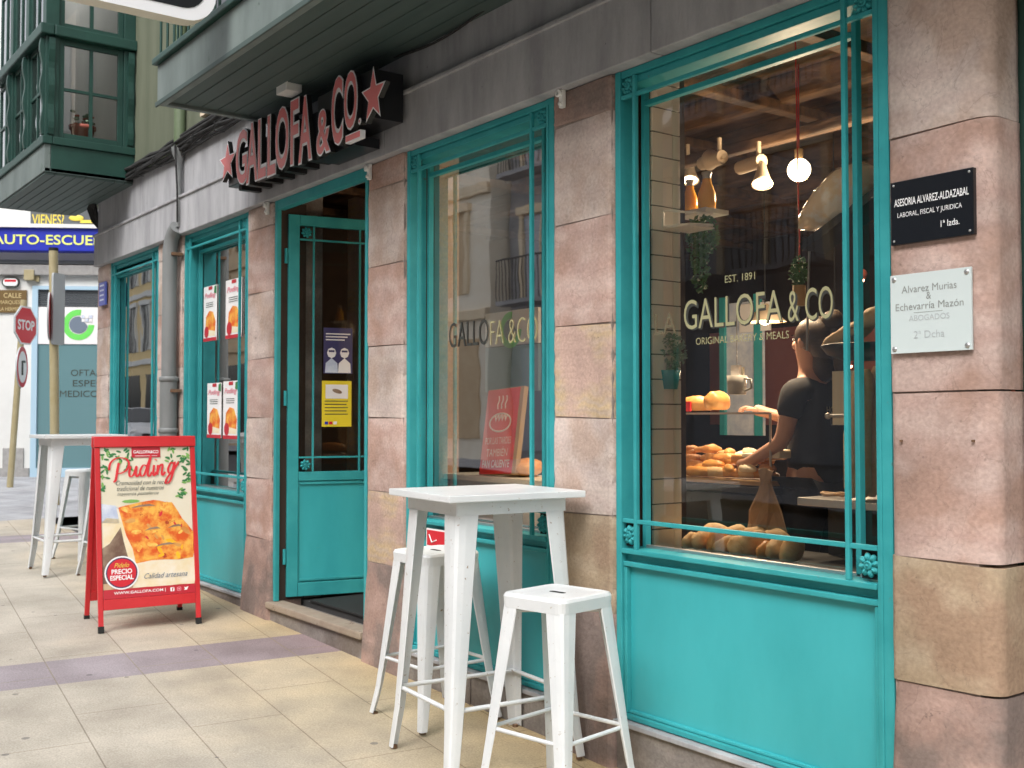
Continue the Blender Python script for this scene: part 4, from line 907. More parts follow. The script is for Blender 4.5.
# printed sheet
hw = Wb/2-.032; zb0, zt0 = .202, Hh-.07; PW = 2*hw; PH = zt0-zb0
def Pp(u, v): return (-hw+PW*u, zb0+PH*v)
b = MB(MBF)
yy = -.004
b.box(-hw, hw, yy, yy+.002, zb0, zt0, 'poster_cream')
def lay(pts, k, m): b.prism([Pp(*p) for p in pts], (0, yy-.0005*k, 0), EX, EZ, (0, .0003, 0), m)
lay([(0, .06), (1, .06), (1, .42), (.88, .45), (.5, .55), (.2, .58), (0, .60)], 1, 'print_table')
lay([(.0, .50), (.18, .49), (.26, .54), (.15, .61), (.0, .625)], 2, 'print_blue')
lay([(0, .30), (.12, .28), (.24, .42), (.2, .52), (.05, .53), (0, .50)], 2, 'pastry_cream')
lay([(0, .10), (.38, .10), (.32, .30), (.22, .48), (.08, .36), (0, .33)], 3, 'print_brown')
rr = random.Random(3)
def wob(pts, n=4, a=.012):
    out = []
    for i, p in enumerate(pts):
        q = pts[(i+1) % len(pts)]
        for k in range(n):
            t = k/n; out.append((p[0]+(q[0]-p[0])*t+rr.uniform(-a, a), p[1]+(q[1]-p[1])*t+rr.uniform(-a, a)*.6))
    return out
lay(wob([(.32, .06), (1.0, .06), (1.0, .27), (.36, .24)]), 4, 'pastry_cream')
lay(wob([(.30, .16), (.44, .20), (.30, .57), (.15, .59)]), 5, 'pastry_cream')
lay(wob([(.36, .225), (.995, .235), (.998, .40), (.78, .62), (.50, .635), (.17, .595)]), 6, 'pastry_print')
for k in range(34):
    u = .26+rr.random()*.68; v = .26+rr.random()*.34
    if v > .60-.62*max(0, u-.72) or v < .60-(u-.17)*1.75: continue
    sc_ = rr.uniform(.35, 1.1); a_ = rr.uniform(0, 6)
    lay([(u+(.07*math.cos(t*.628)*math.cos(a_)-.03*math.sin(t*.628)*math.sin(a_))*sc_*rr.uniform(.75, 1.15), v+(.07*math.cos(t*.628)*math.sin(a_)+.03*math.sin(t*.628)*math.cos(a_))*.6*sc_*rr.uniform(.75, 1.15)) for t in range(10)], 6.6+k*.03, ('juice', 'croissant', 'pastry_gloss', 'pastry_gloss', 'script_red')[k % 5])
for (u, v, w_) in ((.45, .595, .14), (.68, .33, .11), (.80, .45, .08), (.55, .44, .09)):
    lay([(u-w_, v-.006), (u, v+.002), (u+w_, v+.004), (u+w_*.5, v+.018), (u-w_*.3, v+.012)], 8, 'print_brown')
lay([(0, 0), (1, 0), (1, .06), (0, .06)], 9, 'poster_red')
lay([(.34, .93), (.66, .93), (.66, 1), (.34, 1)], 9, 'poster_red')
def ptext(t, u, v, w_, h, m, o=0., k=10, sh=0, al='LEFT'):
    p = Pp(u, v); b.text(t, (p[0], yy-.0005*k, p[1]), EX, EZ, 1, m, PW*w_, o, .0003, height=PH*h, shear=sh, align=al)
ptext('GALLOFA&CO', .5, .957, .28, .022, 'letter_white', .02, al='CENTER'); 
b.box(-.07, .07, yy-.0055, yy-.005, zt0-.058, zt0-.055, 'letter_white')
ptext('WWW.GALLOFA.COM |', .11, .020, .56, .024, 'letter_white', .015)
ptext('Cremosidad con la receta', .16, .745, .60, .030, 'text_dark', 0, sh=.45); ptext('tradicional de nuestros', .17, .707, .52, .030, 'text_dark', 0, sh=.45); ptext('maestros pasteleros', .17, .668, .46, .030, 'text_dark', 0, sh=.45)
ptext('Calidad artesana', .44, .115, .48, .035, 'ring_grey', 0, sh=.45)
# script word Puding drawn as brush strokes
def stroke(pts, r):
    c = []
    n = len(pts)
    for i in range(n-1):      # catmull-rom
        p0 = pts[max(i-1, 0)]; p1_ = pts[i]; p2_ = pts[i+1]; p3_ = pts[min(i+2, n-1)]
        for k in range(6):
            t = k/6
            f_ = lambda a, b2, c2, d: .5*((2*b2)+(-a+c2)*t+(2*a-5*b2+4*c2-d)*t*t+(-a+3*b2-3*c2+d)*t**3)
            c.append((f_(p0[0], p1_[0], p2_[0], p3_[0]), f_(p0[1], p1_[1], p2_[1], p3_[1])))
    c.append(pts[-1])
    w = [Pp(*q) for q in c]; L_ = []; R_ = []
    for i, q in enumerate(w):
        d = Vector((w[min(i+1, len(w)-1)][0]-w[max(i-1, 0)][0], w[min(i+1, len(w)-1)][1]-w[max(i-1, 0)][1])).normalized()
        down = abs(d.y); rr_ = r*(.28+.50*down)
        L_.append((q[0]-d.y*rr_, q[1]+d.x*rr_)); R_.append((q[0]+d.y*rr_, q[1]-d.x*rr_))
    vs = [(x, yy-.0066-.00002*i, z) for i, (x, z) in enumerate(L_)]+[(x, yy-.0066-.00002*i, z) for i, (x, z) in enumerate(R_)]
    k = len(L_); b.add(vs, [(i, i+1, k+i+1, k+i) for i in range(k-1)][:], 'script_red')
def su(o, pts, s=1): return [(.02+(o+p[0])*.87, .80+p[1]*.95) for p in pts]
stroke(su(.10, [(.105, .10), (.085, .05), (.06, -.02), (.03, -.035)]), .010)
stroke(su(.10, [(-.02, .05), (.0, .10), (.08, .135), (.19, .13), (.23, .095), (.20, .05), (.12, .025), (.07, .03)]), .009)
stroke(su(.33, [(.02, .075), (.0, .02), (.02, -.0), (.06, .02), (.095, .075), (.085, .02), (.10, .0), (.13, .02)]), .009)
stroke(su(.46, [(.09, .075), (.05, .08), (.01, .04), (.02, .005), (.06, .012), (.10, .07), (.155, .15), (.12, .07), (.105, .01), (.13, .002), (.16, .03)]), .009)
stroke(su(.62, [(.03, .08), (.015, .02), (.03, .005), (.055, .03)]), .009); stroke(su(.62, [(.05, .115), (.058, .122)]), .011)
stroke(su(.69, [(.01, .08), (-.005, .01), (.02, .06), (.06, .085), (.07, .07), (.055, .02), (.07, .005), (.10, .03)]), .009)
stroke(su(.80, [(.11, .085), (.07, .095), (.03, .05), (.04, .02), (.08, .035), (.12, .10), (.09, .02), (.04, -.045), (-.01, -.05), (.02, -.01), (.10, .04), (.17, .10)]), .009)
# leaves
for (cu, cv, n, su_, sv) in ((.04, .86, 22, .05, .15), (.21, .93, 16, .10, .07), (.30, .88, 8, .05, .05), (.85, .94, 18, .14, .06), (.95, .84, 18, .05, .10), (.86, .68, 9, .07, .035)):
    for i in range(n):
        u = min(.975, max(.02, cu+rr.uniform(-su_, su_))); v = min(.985, cv+rr.uniform(-sv, sv)); a = rr.uniform(0, 6.28)
        lay([(u+.030*math.cos(a)*math.cos(t*.785)-.012*math.sin(a)*math.sin(t*.785), v+(.030*math.sin(a)*math.cos(t*.785)+.012*math.cos(a)*math.sin(t*.785))*.6) for t in range(8)], 4+i*.04, 'leaf_green' if i % 4 else 'leaf_light')
lay([(.32+.10*math.cos(t*.785), .635+.012*math.sin(t*.785)) for t in range(8)], 4.9, 'leaf_light')
# badge
for r_, k, m in ((.185, 11, 'letter_white'), (.168, 12, 'badge_navy'), (.155, 13, 'stop_red')):
    c = Pp(.20, .165); b.prism([(c[0]+PW*r_*math.cos(t*math.pi/16), c[1]+PW*r_*math.sin(t*math.pi/16)) for t in range(32)], (0, yy-.0005*k, 0), EX, EZ, (0, .0003, 0), m)
ptext('PRECIO', .20, .158, .22, .032, 'letter_white', .03, 14, al='CENTER'); ptext('ESPECIAL', .20, .118, .25, .032, 'letter_white', .03, 14, al='CENTER'); ptext('Pídelo', .20, .20, .16, .03, 'banner_yellow', 0, 14, .4, 'CENTER')
for (u, kind) in ((.715, 0), (.79, 1), (.87, 2)):
    c = Pp(u+.03, .032)
    if kind == 0: b.prism([(c[0]+x, c[1]+z) for x, z in rrect(.026, .026, .006)], (0, yy-.005, 0), EX, EZ, (0, .0003, 0), 'letter_white'); b.text('f', (c[0]-.004, yy-.0056, c[1]-.011), EX, EZ, 1, 'poster_red', .012, .02, .0003, height=.021)
    if kind == 1: b.prism([(c[0]+x, c[1]+z) for x, z in rrect(.026, .026, .008)], (0, yy-.005, 0), EX, EZ, (0, .0003, 0), 'poster_pink'); b.prism([(c[0]+x, c[1]+z) for x, z in rrect(.019, .019, .006)], (0, yy-.0054, 0), EX, EZ, (0, .0003, 0), 'poster_red'); b.prism([(c[0]+.006*math.cos(t*.785), c[1]+.006*math.sin(t*.785)) for t in range(8)], (0, yy-.0058, 0), EX, EZ, (0, .0003, 0), 'poster_pink')
    if kind == 2: b.prism([(c[0]+x, c[1]+z) for x, z in ((-.014, -.010), (.004, -.009), (.011, .004), (.015, .009), (.006, .011), (.0, .006), (-.013, .010), (-.008, -.003))], (0, yy-.005, 0), EX, EZ, (0, .0003, 0), 'letter_white')
b.build('poster_sheet', SB, world=False)

# ------------------------------------------------------------------ inside window 2
def adz(px, py, y): return at(px, py, y).z
b = MB(); p = at(472, 473, 3.45); q = at(541, 476, 3.45)
b.box(p.x-.1, q.x+.3, 3.3, 3.62, p.z-.03, p.z, 'ceramic_white', .004).box(p.x-.05, q.x+.25, 3.34, 3.6, .88, p.z-.031, 'tile_white'); b.build('display_counter', label='white display counter behind the glass of the window left of the pillar', cat='counter')
zc = p.z
a0 = at(479, 467, 3.36); rs = thing('menu_board', 'red card with a steaming loaf drawing reading PAN CALIENTE leaning in the window', 'sign', (a0.x, 3.36, zc), 0)
Ms = Matrix.Rotation(rad(-3), 4, 'Y') @ Matrix.Rotation(rad(-10), 4, 'X')
wR = at(511, 467, 3.36).x-a0.x; hR = at(490, 388, 3.36).z-zc
MB(Ms).box(0, wR+.03, .002, .03, 0, hR, 'cardboard').build('backing', rs, world=False)
b = MB(Ms); b.box(0, wR, -.001, .002, .004, hR-.004, 'red_card')
WHT = 'letter_white'
b.text('PAN CALIENTE', (wR*.5, -.002, hR*.08), EX, EZ, 1, WHT, wR*.84, .02, .0003, align='CENTER', height=hR*.09)
b.text('TAMBIÉN', (wR*.5, -.002, hR*.21), EX, EZ, 1, WHT, wR*.66, 0, .0003, align='CENTER', height=hR*.11)
b.text('POR LAS TARDES', (wR*.5, -.002, hR*.35), EX, EZ, 1, WHT, wR*.8, 0, .0003, align='CENTER', height=hR*.08)
b.tube([(wR*.5+wR*.33*math.cos(t*.314), -.002, hR*.60+hR*.105*math.sin(t*.314)) for t in range(21)], .005, WHT, 6)
for i in range(4): b.tube([(wR*(.33+.1*i), -.002, hR*.69), (wR*(.36+.1*i), -.002, hR*.62), (wR*(.40+.1*i), -.002, hR*.68)], .004, WHT, 5)
for i in range(3): b.tube([(wR*(.38+.12*i), -.002, hR*.76), (wR*(.36+.12*i), -.002, hR*.81), (wR*(.40+.12*i), -.002, hR*.86), (wR*(.38+.12*i), -.002, hR*.91)], .004, WHT, 5)
b.build('red_card', rs, world=False)
b = MB(); p = at(527, 463, 3.5); b.ell((p.x, 3.5, zc+.045), (.09, .16, .05), 'croissant', Matrix.Rotation(.8, 3, 'Z'), 14, 10, .05); b.build('loaf', label='golden loaf beside the leaning red card behind the glass', cat='bread')
# added panel standing in for the ring sign reflected in window 2
p = at(511, 330, 3.9); q = at(487, 400, 3.9); hwid = abs(at(540, 330, 3.9).x-at(487, 330, 3.9).x)/2
def ring_logo(b, cx, cz, r, y, ux=EX, nrm=(0, 1, 0), k=.001):
    n = 40; o = Vector((0, 0, 0)); N_ = Vector(nrm); ux = Vector(ux)
    C_ = Vector((cx[0], cx[1], cz)) if isinstance(cx, tuple) else Vector((cx, y, cz))
    pts = []
    for i in range(n+1):
        a = rad(80)+rad(280)*i/n; pts.append(a)
    out = [C_+ux*(math.cos(a)*r)+Vector(EZ)*(math.sin(a)*r)-N_*k for a in pts]; inn = [C_+ux*(math.cos(a)*r*.62)+Vector(EZ)*(math.sin(a)*r*.62)-N_*k for a in pts]
    b.add(out+inn, [(i, i+1, n+1+i+1, n+1+i) for i in range(n)], 'ring_green')
    b.add([C_+ux*(math.cos(a)*r*.58)+Vector(EZ)*(math.sin(a)*r*.55)-N_*(k*2) for a in [rad(80)+rad(280)*i/n for i in range(n)]], [tuple(range(n))], 'ring_grey')
b = MB(); b.box(p.x-hwid, p.x+hwid, 3.9, 3.92, adz(500, 346, 3.9), adz(500, 312, 3.9), 'poster_white'); ring_logo(b, p.x, p.z, .11, 3.9, k=.004)
b.box(p.x-hwid, p.x+hwid, 3.9, 3.92, adz(500, 392, 3.9), adz(500, 347, 3.9), 'frost')
b.build('reflected_sign_panel', label='added white and grey panel with a green ring, standing in for a reflection in the middle window', cat='panel')
# red sticker low on window 2
p = at(427, 546, 3.04); q = at(448, 531, 3.04)
b = MB(); b.box(p.x, q.x+.02, 3.036, 3.041, p.z, q.z, 'letter_white'); b.box(p.x+.008, q.x+.012, 3.0345, 3.0358, p.z+.008, q.z-.008, 'stop_red'); b.tube([(p.x+.03, 3.034, q.z-.03), (p.x+.055, 3.034, p.z+.025), (p.x+.10, 3.034, p.z+.04)], .004, 'letter_white', 5)
b.build('sticker', label='small red sticker below the middle window behind the table leg', cat='sticker')

# ------------------------------------------------------------------ inside window 1
def bread(b, c, r, m='bread', rz=0., tilt=0.):
    i0 = len(b.v); b.ell(c, r, m, Matrix.Rotation(rz, 3, 'Z') @ Matrix.Rotation(tilt, 3, 'Y'), 18, 12, 0)
    ph = [random.uniform(0, 6) for _ in range(4)]; C_ = Vector(c)
    for k in range(i0, len(b.v)):
        d = b.v[k]-C_; q = d.normalized()
        b.v[k] = C_+d*(1+.05*math.sin(q.x*4+ph[0])+.05*math.sin(q.y*6+ph[1])+.04*math.sin(q.z*8+q.x*5+ph[2]))
    for k in range(i0, len(b.v)):
        if b.v[k].z < c[2]-r[2]*.7: b.v[k].z = c[2]-r[2]*.7
labs = []
for i in range(9):
    px = 691+i*12.6; py = 551+i*.9+(3 if i % 2 else 0); y = 3.34+.03*(i % 2)
    p = at(px, py, y); b = MB(); bread(b, (p.x, y, .862+.04+.006*(i*7 % 3)), (.027+.008*(i*5 % 3), .06+.02*(i*3 % 2), .038+.010*(i*7 % 3)), ('bread', 'bread', 'croissant', 'bread')[i*3 % 4], random.uniform(-.4, .4), .3)
    b.build('bread_roll', label='round bread roll in the row along the bottom of the right window', cat='bread roll', group='bread rolls in a row on the sill')
for i in range(4):
    p = at(716+i*20, 541+i*2, 3.52); b = MB(); bread(b, (p.x, 3.52, .862+.05), (.055, .075, .055), 'bread', random.uniform(-.4, .4)); b.build('bread_roll', label='round bread roll in the row along the bottom of the right window', cat='bread roll', group='bread rolls in a row on the sill')
# paper bag
p = at(766, 530, 3.62); b = MB(); z0 = .862; c = (p.x, 3.62)
lp = []
for (w_, d, z, tw) in ((.085, .06, 0, 0), (.09, .065, .08, .05), (.075, .05, .17, .1), (.04, .025, .25, .2), (.022, .016, .29, .3), (.036, .02, .34, .5)):
    lp.append([(c[0]+w_*math.cos(tw+t*math.pi/6)*(1+.22*math.sin(t*2.9+z*20)), c[1]+d*math.sin(tw+t*math.pi/6)*(1+.2*math.sin(t*4.1+z*31)), z0+z+.008*math.sin(t*5)) for t in range(12)])
loft(b, lp, 'paper_bag'); b.build('paper_bag', label='brown paper bag with a twisted top behind the bread rolls', cat='bag')
# display case with trays
CY0, CY1 = 4.0, 4.62
zt_ = at(730, 472, 4.05).z; cxl, cxr = -4.9, at(778, 470, 4.05).x
dc = thing('display_case', 'dark pastry display case with a glass shelf behind the right window', 'counter', ((cxl+cxr)/2, 4.3, .205))
b = MB(); b.box(cxl, cxr, CY0, CY1, .205, zt_-.10, 'dark_cabinet', .005); b.box(cxl, cxr+.02, CY0-.03, CY1, zt_-.095, zt_-.06, 'dark_cabinet', .004)
for z in (.5, .8): b.box(cxl, cxr, CY0-.012, CY0-.002, z, z+.02, 'steel')
b.build('cabinet', dc)
zs_ = at(730, 413, 4.05).z
b = MB(); b.box(cxl, cxr, CY0, CY1-.2, zs_-.006, zs_, 'glass_clear'); b.box(cxl, cxr, CY0-.004, CY0-.001, zs_-.007, zs_+.003, 'steel'); b.build('glass_shelf', dc)
b = MB()
for x in (cxr-.01, cxr-.75): b.tube([(x, CY0+.01, zt_-.06), (x, CY0+.01, zs_)], .006, 'steel', 6)
b.build('post', dc)
tr = MB(); tr.box(cxl+.3, cxr, CY0-.02, CY0+.36, zt_-.055, zt_-.03, 'wood', .003); tr.build('tray', label='tan wooden tray of pastries on the display case', cat='tray')
pz = zt_-.03
for i in range(34):
    px = 688+(i*37 % 92); row = i % 3; y = 4.03+.10*row; p = at(px, 455, y); b = MB(); L_ = random.uniform(.045, .075); h = random.uniform(.018, .03)
    bread(b, (p.x, y, pz+.05+.035*row+random.uniform(-.012, .012)), (.024+.010*random.random(), L_, h), ('bread_dark', 'croissant', 'bread_dark', 'croissant', 'pastry_cream')[i % 5], random.uniform(.6, 2.5), random.uniform(-.35, .35))
    b.build('pastry', label='small glazed pastry in the layered pile on the wooden tray', cat='pastry', group='pastries piled on the tray')
for i in range(4):
    y = 4.03; p = at(738+i*11, 452, y); b = MB(); b.box(p.x-.05, p.x+.05, y, y+.14, pz+.075+.01*i, pz+.115+.01*i, 'pastry_cream' if i % 2 else 'croissant', .01); b.build('wrapped_sandwich', label='pale wrapped sandwich at the right end of the pastry tray', cat='sandwich', group='wrapped sandwiches on the tray')
for i in range(5):
    y = 4.0+.02*i; p = at(700+i*15, 463, y); b = MB(); b.tube([(p.x-.11, y, pz+.02), (p.x-.05, y-.02, pz+.03), (p.x+.05, y-.01, pz+.03), (p.x+.10, y+.02, pz+.02)], [.008, .026, .024, .008], 'bread' if i % 2 else 'croissant', 10); b.build('bread_stick', label='thin baguette lying at the front edge of the wooden pastry tray', cat='bread', group='thin baguettes along the tray')
# bag of bread + croissant on the shelf
p = at(698, 402, 4.15); b = MB(); bread(b, (p.x, 4.15, zs_+.045), (.13, .07, .045), 'croissant', .1); b.box(p.x-.1, p.x+.02, 4.07, 4.08, zs_+.01, zs_+.06, 'stop_red'); b.build('bread_bag', label='orange bread loaf in a bag with a red band on the glass shelf', cat='bread')
p = at(717, 398, 4.12); b = MB(); bread(b, (p.x, 4.12, zs_+.055), (.065, .08, .055), 'croissant', .1); b.build('bun', label='golden bun at the end of the glass shelf', cat='bun')
# hanging mug of utensils + pot
p = at(737, 384, 3.95); mg = thing('hanging_mug', 'pale enamel mug hanging with paper inside, above the glass shelf', 'mug', (p.x, p.y, p.z-.05))
MB().lathe([(0, 0), (.042, 0), (.048, .09), (.044, .09), (.04, .01)], (0, 0, 0), 'enamel', 16).build('cup', mg, world=False)
MB().tube([(.045, 0, .075), (.085, 0, .07), (.088, 0, .03), (.045, 0, .015)], .006, 'enamel', 6).build('handle', mg, world=False)
MB().box(-.03, .02, -.01, .01, .06, .14, 'poster_white').box(-.005, .03, .012, .02, .06, .13, 'poster_cream').build('paper', mg, world=False)
MB().tube([(0, 0, .09), (0, 0, .42)], .002, 'steel', 5).build('hook', mg, world=False)
def bush(b, c, r, n, m, s=.018, rs=0):
    q = random.Random(rs)
    for i in range(n):
        while True:
            v = Vector((q.uniform(-1, 1), q.uniform(-1, 1), q.uniform(-1, 1)))
            if v.length < 1: break
        p = Vector(c)+Vector((v.x*r[0], v.y*r[1], v.z*r[2])); a = Vector((q.uniform(-1, 1), q.uniform(-1, 1), q.uniform(-1, 1))).normalized(); u = a.orthogonal().normalized(); w = s*q.uniform(.6, 1.3)
        b.add([p-a*w, p+u*w*.5, p+a*w, p-u*w*.5], [(0, 1, 2, 3)], m)
# blue pot plant hanging on the tiled wall
p = at(663, 380, 3.30); pt = thing('potted_plant', 'grey green bushy plant in a blue pot hanging beside the white tiles', 'plant', (p.x+.03, 3.30, p.z-.04))
MB().lathe([(0, 0), (.04, 0), (.055, .08), (.05, .08), (.035, .01)], (0, 0, 0), 'pot_blue', 16).build('pot', pt, world=False)
b = MB(); bush(b, (.015, 0, .15), (.075, .06, .09), 420, 'plant_blue', .012, 5); b.build('foliage', pt, world=False)
# shelf with juice bottles and trailing ivy
shz = at(690, 214, 3.62).z
sh = thing('wall_shelf', 'small white wire shelf at the tiled wall behind the right window', 'shelf', (-3.2, 3.5, shz))
zl = at(655, 233, 3.34).z
b = MB(); b.tube([(-3.315, 3.26, zl), (-3.20, 3.30, zl-.0), (-3.16, 3.40, zl)], .006, 'ceramic_white', 6); b.tube([(-3.315, 3.26, zl+.07), (-3.20, 3.30, zl+.05), (-3.16, 3.40, zl+.05)], .005, 'ceramic_white', 6); b.tube([(-3.315, 3.26, zl), (-3.315, 3.26, zl+.07)], .006, 'ceramic_white', 6); b.box(-3.315, -3.17, 3.26, 3.42, zl-.012, zl-.006, 'ceramic_white')
b.build('wire_frame', sh)
p = at(700, 214, 3.62); MB().box(p.x-.10, p.x+.10, 3.55, 3.70, shz-.02, shz, 'ceramic_white').tube([(p.x-.1, 3.58, shz-.01), (-3.32, 3.36, shz-.01)], .006, 'ceramic_white', 6).build('bottle_shelf', sh)
for i, (px, s) in enumerate(((690, 1.), (707, 1.12))):
    p = at(px, 214, 3.61); bt = thing('juice_bottle', ('shorter' if i == 0 else 'taller')+' glass bottle of orange juice on the high shelf', 'bottle', (p.x, 3.61, shz))
    MB().lathe([(0, 0), (.035*s, 0), (.037*s, .04*s), (.034*s, .07*s), (.019*s, .11*s), (.017*s, .125*s)], (0, 0, 0), 'juice', 16).build('bottle_body', bt, world=False)
    MB().lathe([(.017*s, .1255*s), (.017*s, .14*s), (.021*s, .145*s), (.021*s, .152*s), (0, .152*s)], (0, 0, 0), 'enamel', 16).build('cap', bt, world=False)
p = at(702, 250, 3.56); b = MB(); bush(b, (p.x, 3.56, p.z+.06), (.09, .06, .10), 450, 'plant_green', .013, 1); bush(b, (p.x-.01, 3.56, p.z-.07), (.05, .04, .13), 220, 'plant_green', .012, 2)
b.build('trailing_plant', label='trailing green ivy hanging under the juice bottles', cat='plant')
# black bottle bottom-left of window 1
p = at(643, 540, 3.24); bb = thing('black_bottle', 'tall black bottle with two pale labels at the left foot of the right window', 'bottle', (p.x, 3.24, .865))
MB().lathe([(0, 0), (.038, 0), (.04, .02), (.04, .17), (.03, .21), (.014, .25), (.013, .29), (0, .29)], (0, 0, 0), 'black_plastic', 18).build('bottle_body', bb, world=False)
MB().lathe([(.0405, .06), (.0405, .085)], (0, 0, 0), 'poster_cream', 18).lathe([(.0405, .11), (.0405, .135)], (0, 0, 0), 'poster_cream', 18).build('paper_label', bb, world=False)
# track rail and spotlights
for i, (px, py, px2, py2, y, lab) in enumerate(((690, 152, 712, 160, 4.2, 'leftmost wooden spotlight hanging under the ceiling'), (686, 172, 690, 178, 4.6, 'dim cone spotlight half hidden at the tiled wall'), (748, 165, 762, 181, 4.2, 'middle wooden spotlight pointing down beside the glowing bulb'))):
    a = at(px, py, y); c = at(px2, py2, y); sp = thing('spotlight', lab, 'spotlight', c, 0, 'spotlights under the shop ceiling')
    ax = Vector((.25, -.3, -.85)).normalized() if i else Vector((-.8, .2, .2)).normalized()
    b = MB(); b.lathe([(.02, -.10), (.028, -.06), (.045, -.0), (.055, .02), (.048, .02)], c, 'lamp_body', 18, ax); b.build('lamp_head', sp)
    if i: b = MB(); b.lathe([(0, .012), (.047, .012)], c, 'spot_glow', 18, ax); b.build('lamp_glass', sp)
    b = MB(); e = Vector(c)-ax*.1; b.tube([e, e+Vector((-.02, 0, .04)), (e.x-.02, e.y, min(3.1, e.z+.12))], .012, 'lamp_body', 8); 
    b.tube([e+Vector((0, 0, .02)), e+Vector((-.19, .05, .025))], .035, 'lamp_body', 10); b.build('lamp_arm', sp)
c = at(799, 170, 4.2); bl = thing('hanging_bulb', 'bright round glowing bulb hanging from the shop ceiling', 'lamp', c)
MB().ell(c, (.055, .055, .055), 'bulb_glow', None, 20, 14).build('bulb', bl); MB().tube([(c.x, c.y, c.z+.05), (c.x, c.y, c.z+.10)], .02, 'wood', 8).tube([(c.x, c.y, c.z+.10), (c.x, c.y, 3.12)], .004, 'red_cord', 5).build('flex', bl)
MB().box(-8, -1.3, 4.3, 4.36, 2.80, 2.86, 'wood_dark', .01).build('ceiling_rail', label='long pale wooden rail crossing under the shop ceiling', cat='rail')
# hanging plant with red cord
p = at(799, 272, 3.9); q = at(797, 190, 3.9); hp = thing('hanging_plant', 'small green plant hanging on a red cord behind the gilded letters', 'plant', (p.x, 3.9, p.z))
b = MB(); bush(b, (0, 0, .0), (.045, .04, .07), 260, 'plant_green', .012, 9); b.build('foliage', hp, world=False)
MB().lathe([(0, -.15), (.03, -.15), (.028, -.06), (.018, -.06)], (0, 0, 0), 'cardboard', 12).build('pot', hp, world=False)
MB().tube([(0, 0, .0), (.005, 0, .15), (0, 0, .3), (-.01, 0, 3.12-p.z)], .0035, 'red_cord', 5).build('cord', hp, world=False)
# wrapped loaf on black arm (meat slicer style)
a = at(806, 242, 3.7); c = at(868, 196, 3.7); d = c-a
rk = thing('slanted_rack', 'black slanted rack holding a plastic wrapped loaf at the top right of the window', 'rack', (a.x, a.y, a.z-.06))
b = MB(); dn = d.normalized(); up = Vector((-dn.z, 0, dn.x))
o0 = a-up*.012
b.hexa([o0-up*.035+Vector((0, -.05, 0)), o0-up*.035+d*1.4+Vector((0, -.05, 0)), o0-up*.035+d*1.4+Vector((0, .1, 0)), o0-up*.035+Vector((0, .1, 0))],
       [o0+Vector((0, -.05, 0)), o0+d*1.4+Vector((0, -.05, 0)), o0+d*1.4+Vector((0, .1, 0)), o0+Vector((0, .1, 0))], 'black_plastic'); b.build('tray', rk)
MB().tube([a-up*.04, (a.x, a.y, 1.70), ], .005, 'steel', 6).tube([c+d*.2, (c.x+d.x*.2, c.y+.05, 3.1)], .012, 'black_plastic', 6).build('bracket', rk)
b = MB(); n = 10; lp = []
for i in range(n+1):
    t = i/n; r_ = .105*(1-abs(2*t-1)**3.2)**.5*(.62+.5*min(1, t*1.7)) if 0 < t < 1 else .012
    cc = a+d*(t*1.25)+up*.07; lp.append([cc+up*(r_*math.cos(k*math.pi/7))*(.82+.06*math.sin(i*2.1+k))+Vector((0, 1, 0))*(r_*math.sin(k*math.pi/7)) for k in range(14)])
loft(b, lp, 'plastic_wrap', smooth=True); b.build('wrapped_loaf', label='long loaf wrapped in clear plastic lying on the slanted black rack', cat='bread')
# steel counter at right
zt2 = at(835, 500, 3.6).z; xl = at(797, 500, 3.6).x
sc = thing('steel_counter', 'low dark counter with a pale steel top at the right side of the window', 'counter', (-2.4, 3.8, .205))
MB().box(xl+.06, -1.25, 3.72, 4.1, .205, zt2-.035, 'dark_cabinet', .004).build('cabinet', sc)
b = MB(); b.box(xl, -1.25, 3.6, 4.12, zt2-.032, zt2, 'steel', .004); b.build('worktop', sc)
p = at(838, 493, 3.75); b = MB(); b.tube([(p.x+.06*math.cos(t*.6)+.02*math.sin(t), 3.75+.04*math.sin(t*.6), zt2+.008+.003*(t % 3)) for t in range(20)], .006, 'wood', 6); b.build('rope_coil', label='small tan coil of string on the steel worktop', cat='string')
for i, (px, w_) in enumerate(((851, .03), (862, .036), (871, .034))):
    y = 3.66+.05*i; p = at(px, 480, y); t = at(px+5, 372-3*i, y)
    bx = MB(); bx.tube([(p.x+.0, y, zt2+.01), (p.x+.003, y, zt2+.05), ((p.x+t.x)/2-.01, y, (zt2+t.z)/2), (t.x, y, t.z-.04), (t.x, y, t.z)], [w_*.5, w_, w_*1.05, w_*.8, w_*.3], 'bread', 12)
    bx.build('baguette', label=('left', 'middle', 'right')[i]+' upright baguette of the three at the right edge of the right window', cat='baguette', group='upright baguettes')
# cream card, steel rod
p = at(838, 385, 3.95); MB().box(p.x-.03, p.x+.14, 3.95, 3.96, at(838, 425, 3.95).z, p.z+.06, 'poster_cream').build('price_card', label='cream card standing behind the upright baguettes', cat='card')
p = at(828, 416, 3.8); MB().tube([(p.x, 3.8, p.z), (p.x+.6, 3.8, p.z+.01)], .007, 'steel', 8).ell((p.x, 3.8, p.z), (.014, .014, .014), 'steel').build('towel_rail', label='thin steel rail with a round end at the right of the shop', cat='rail')
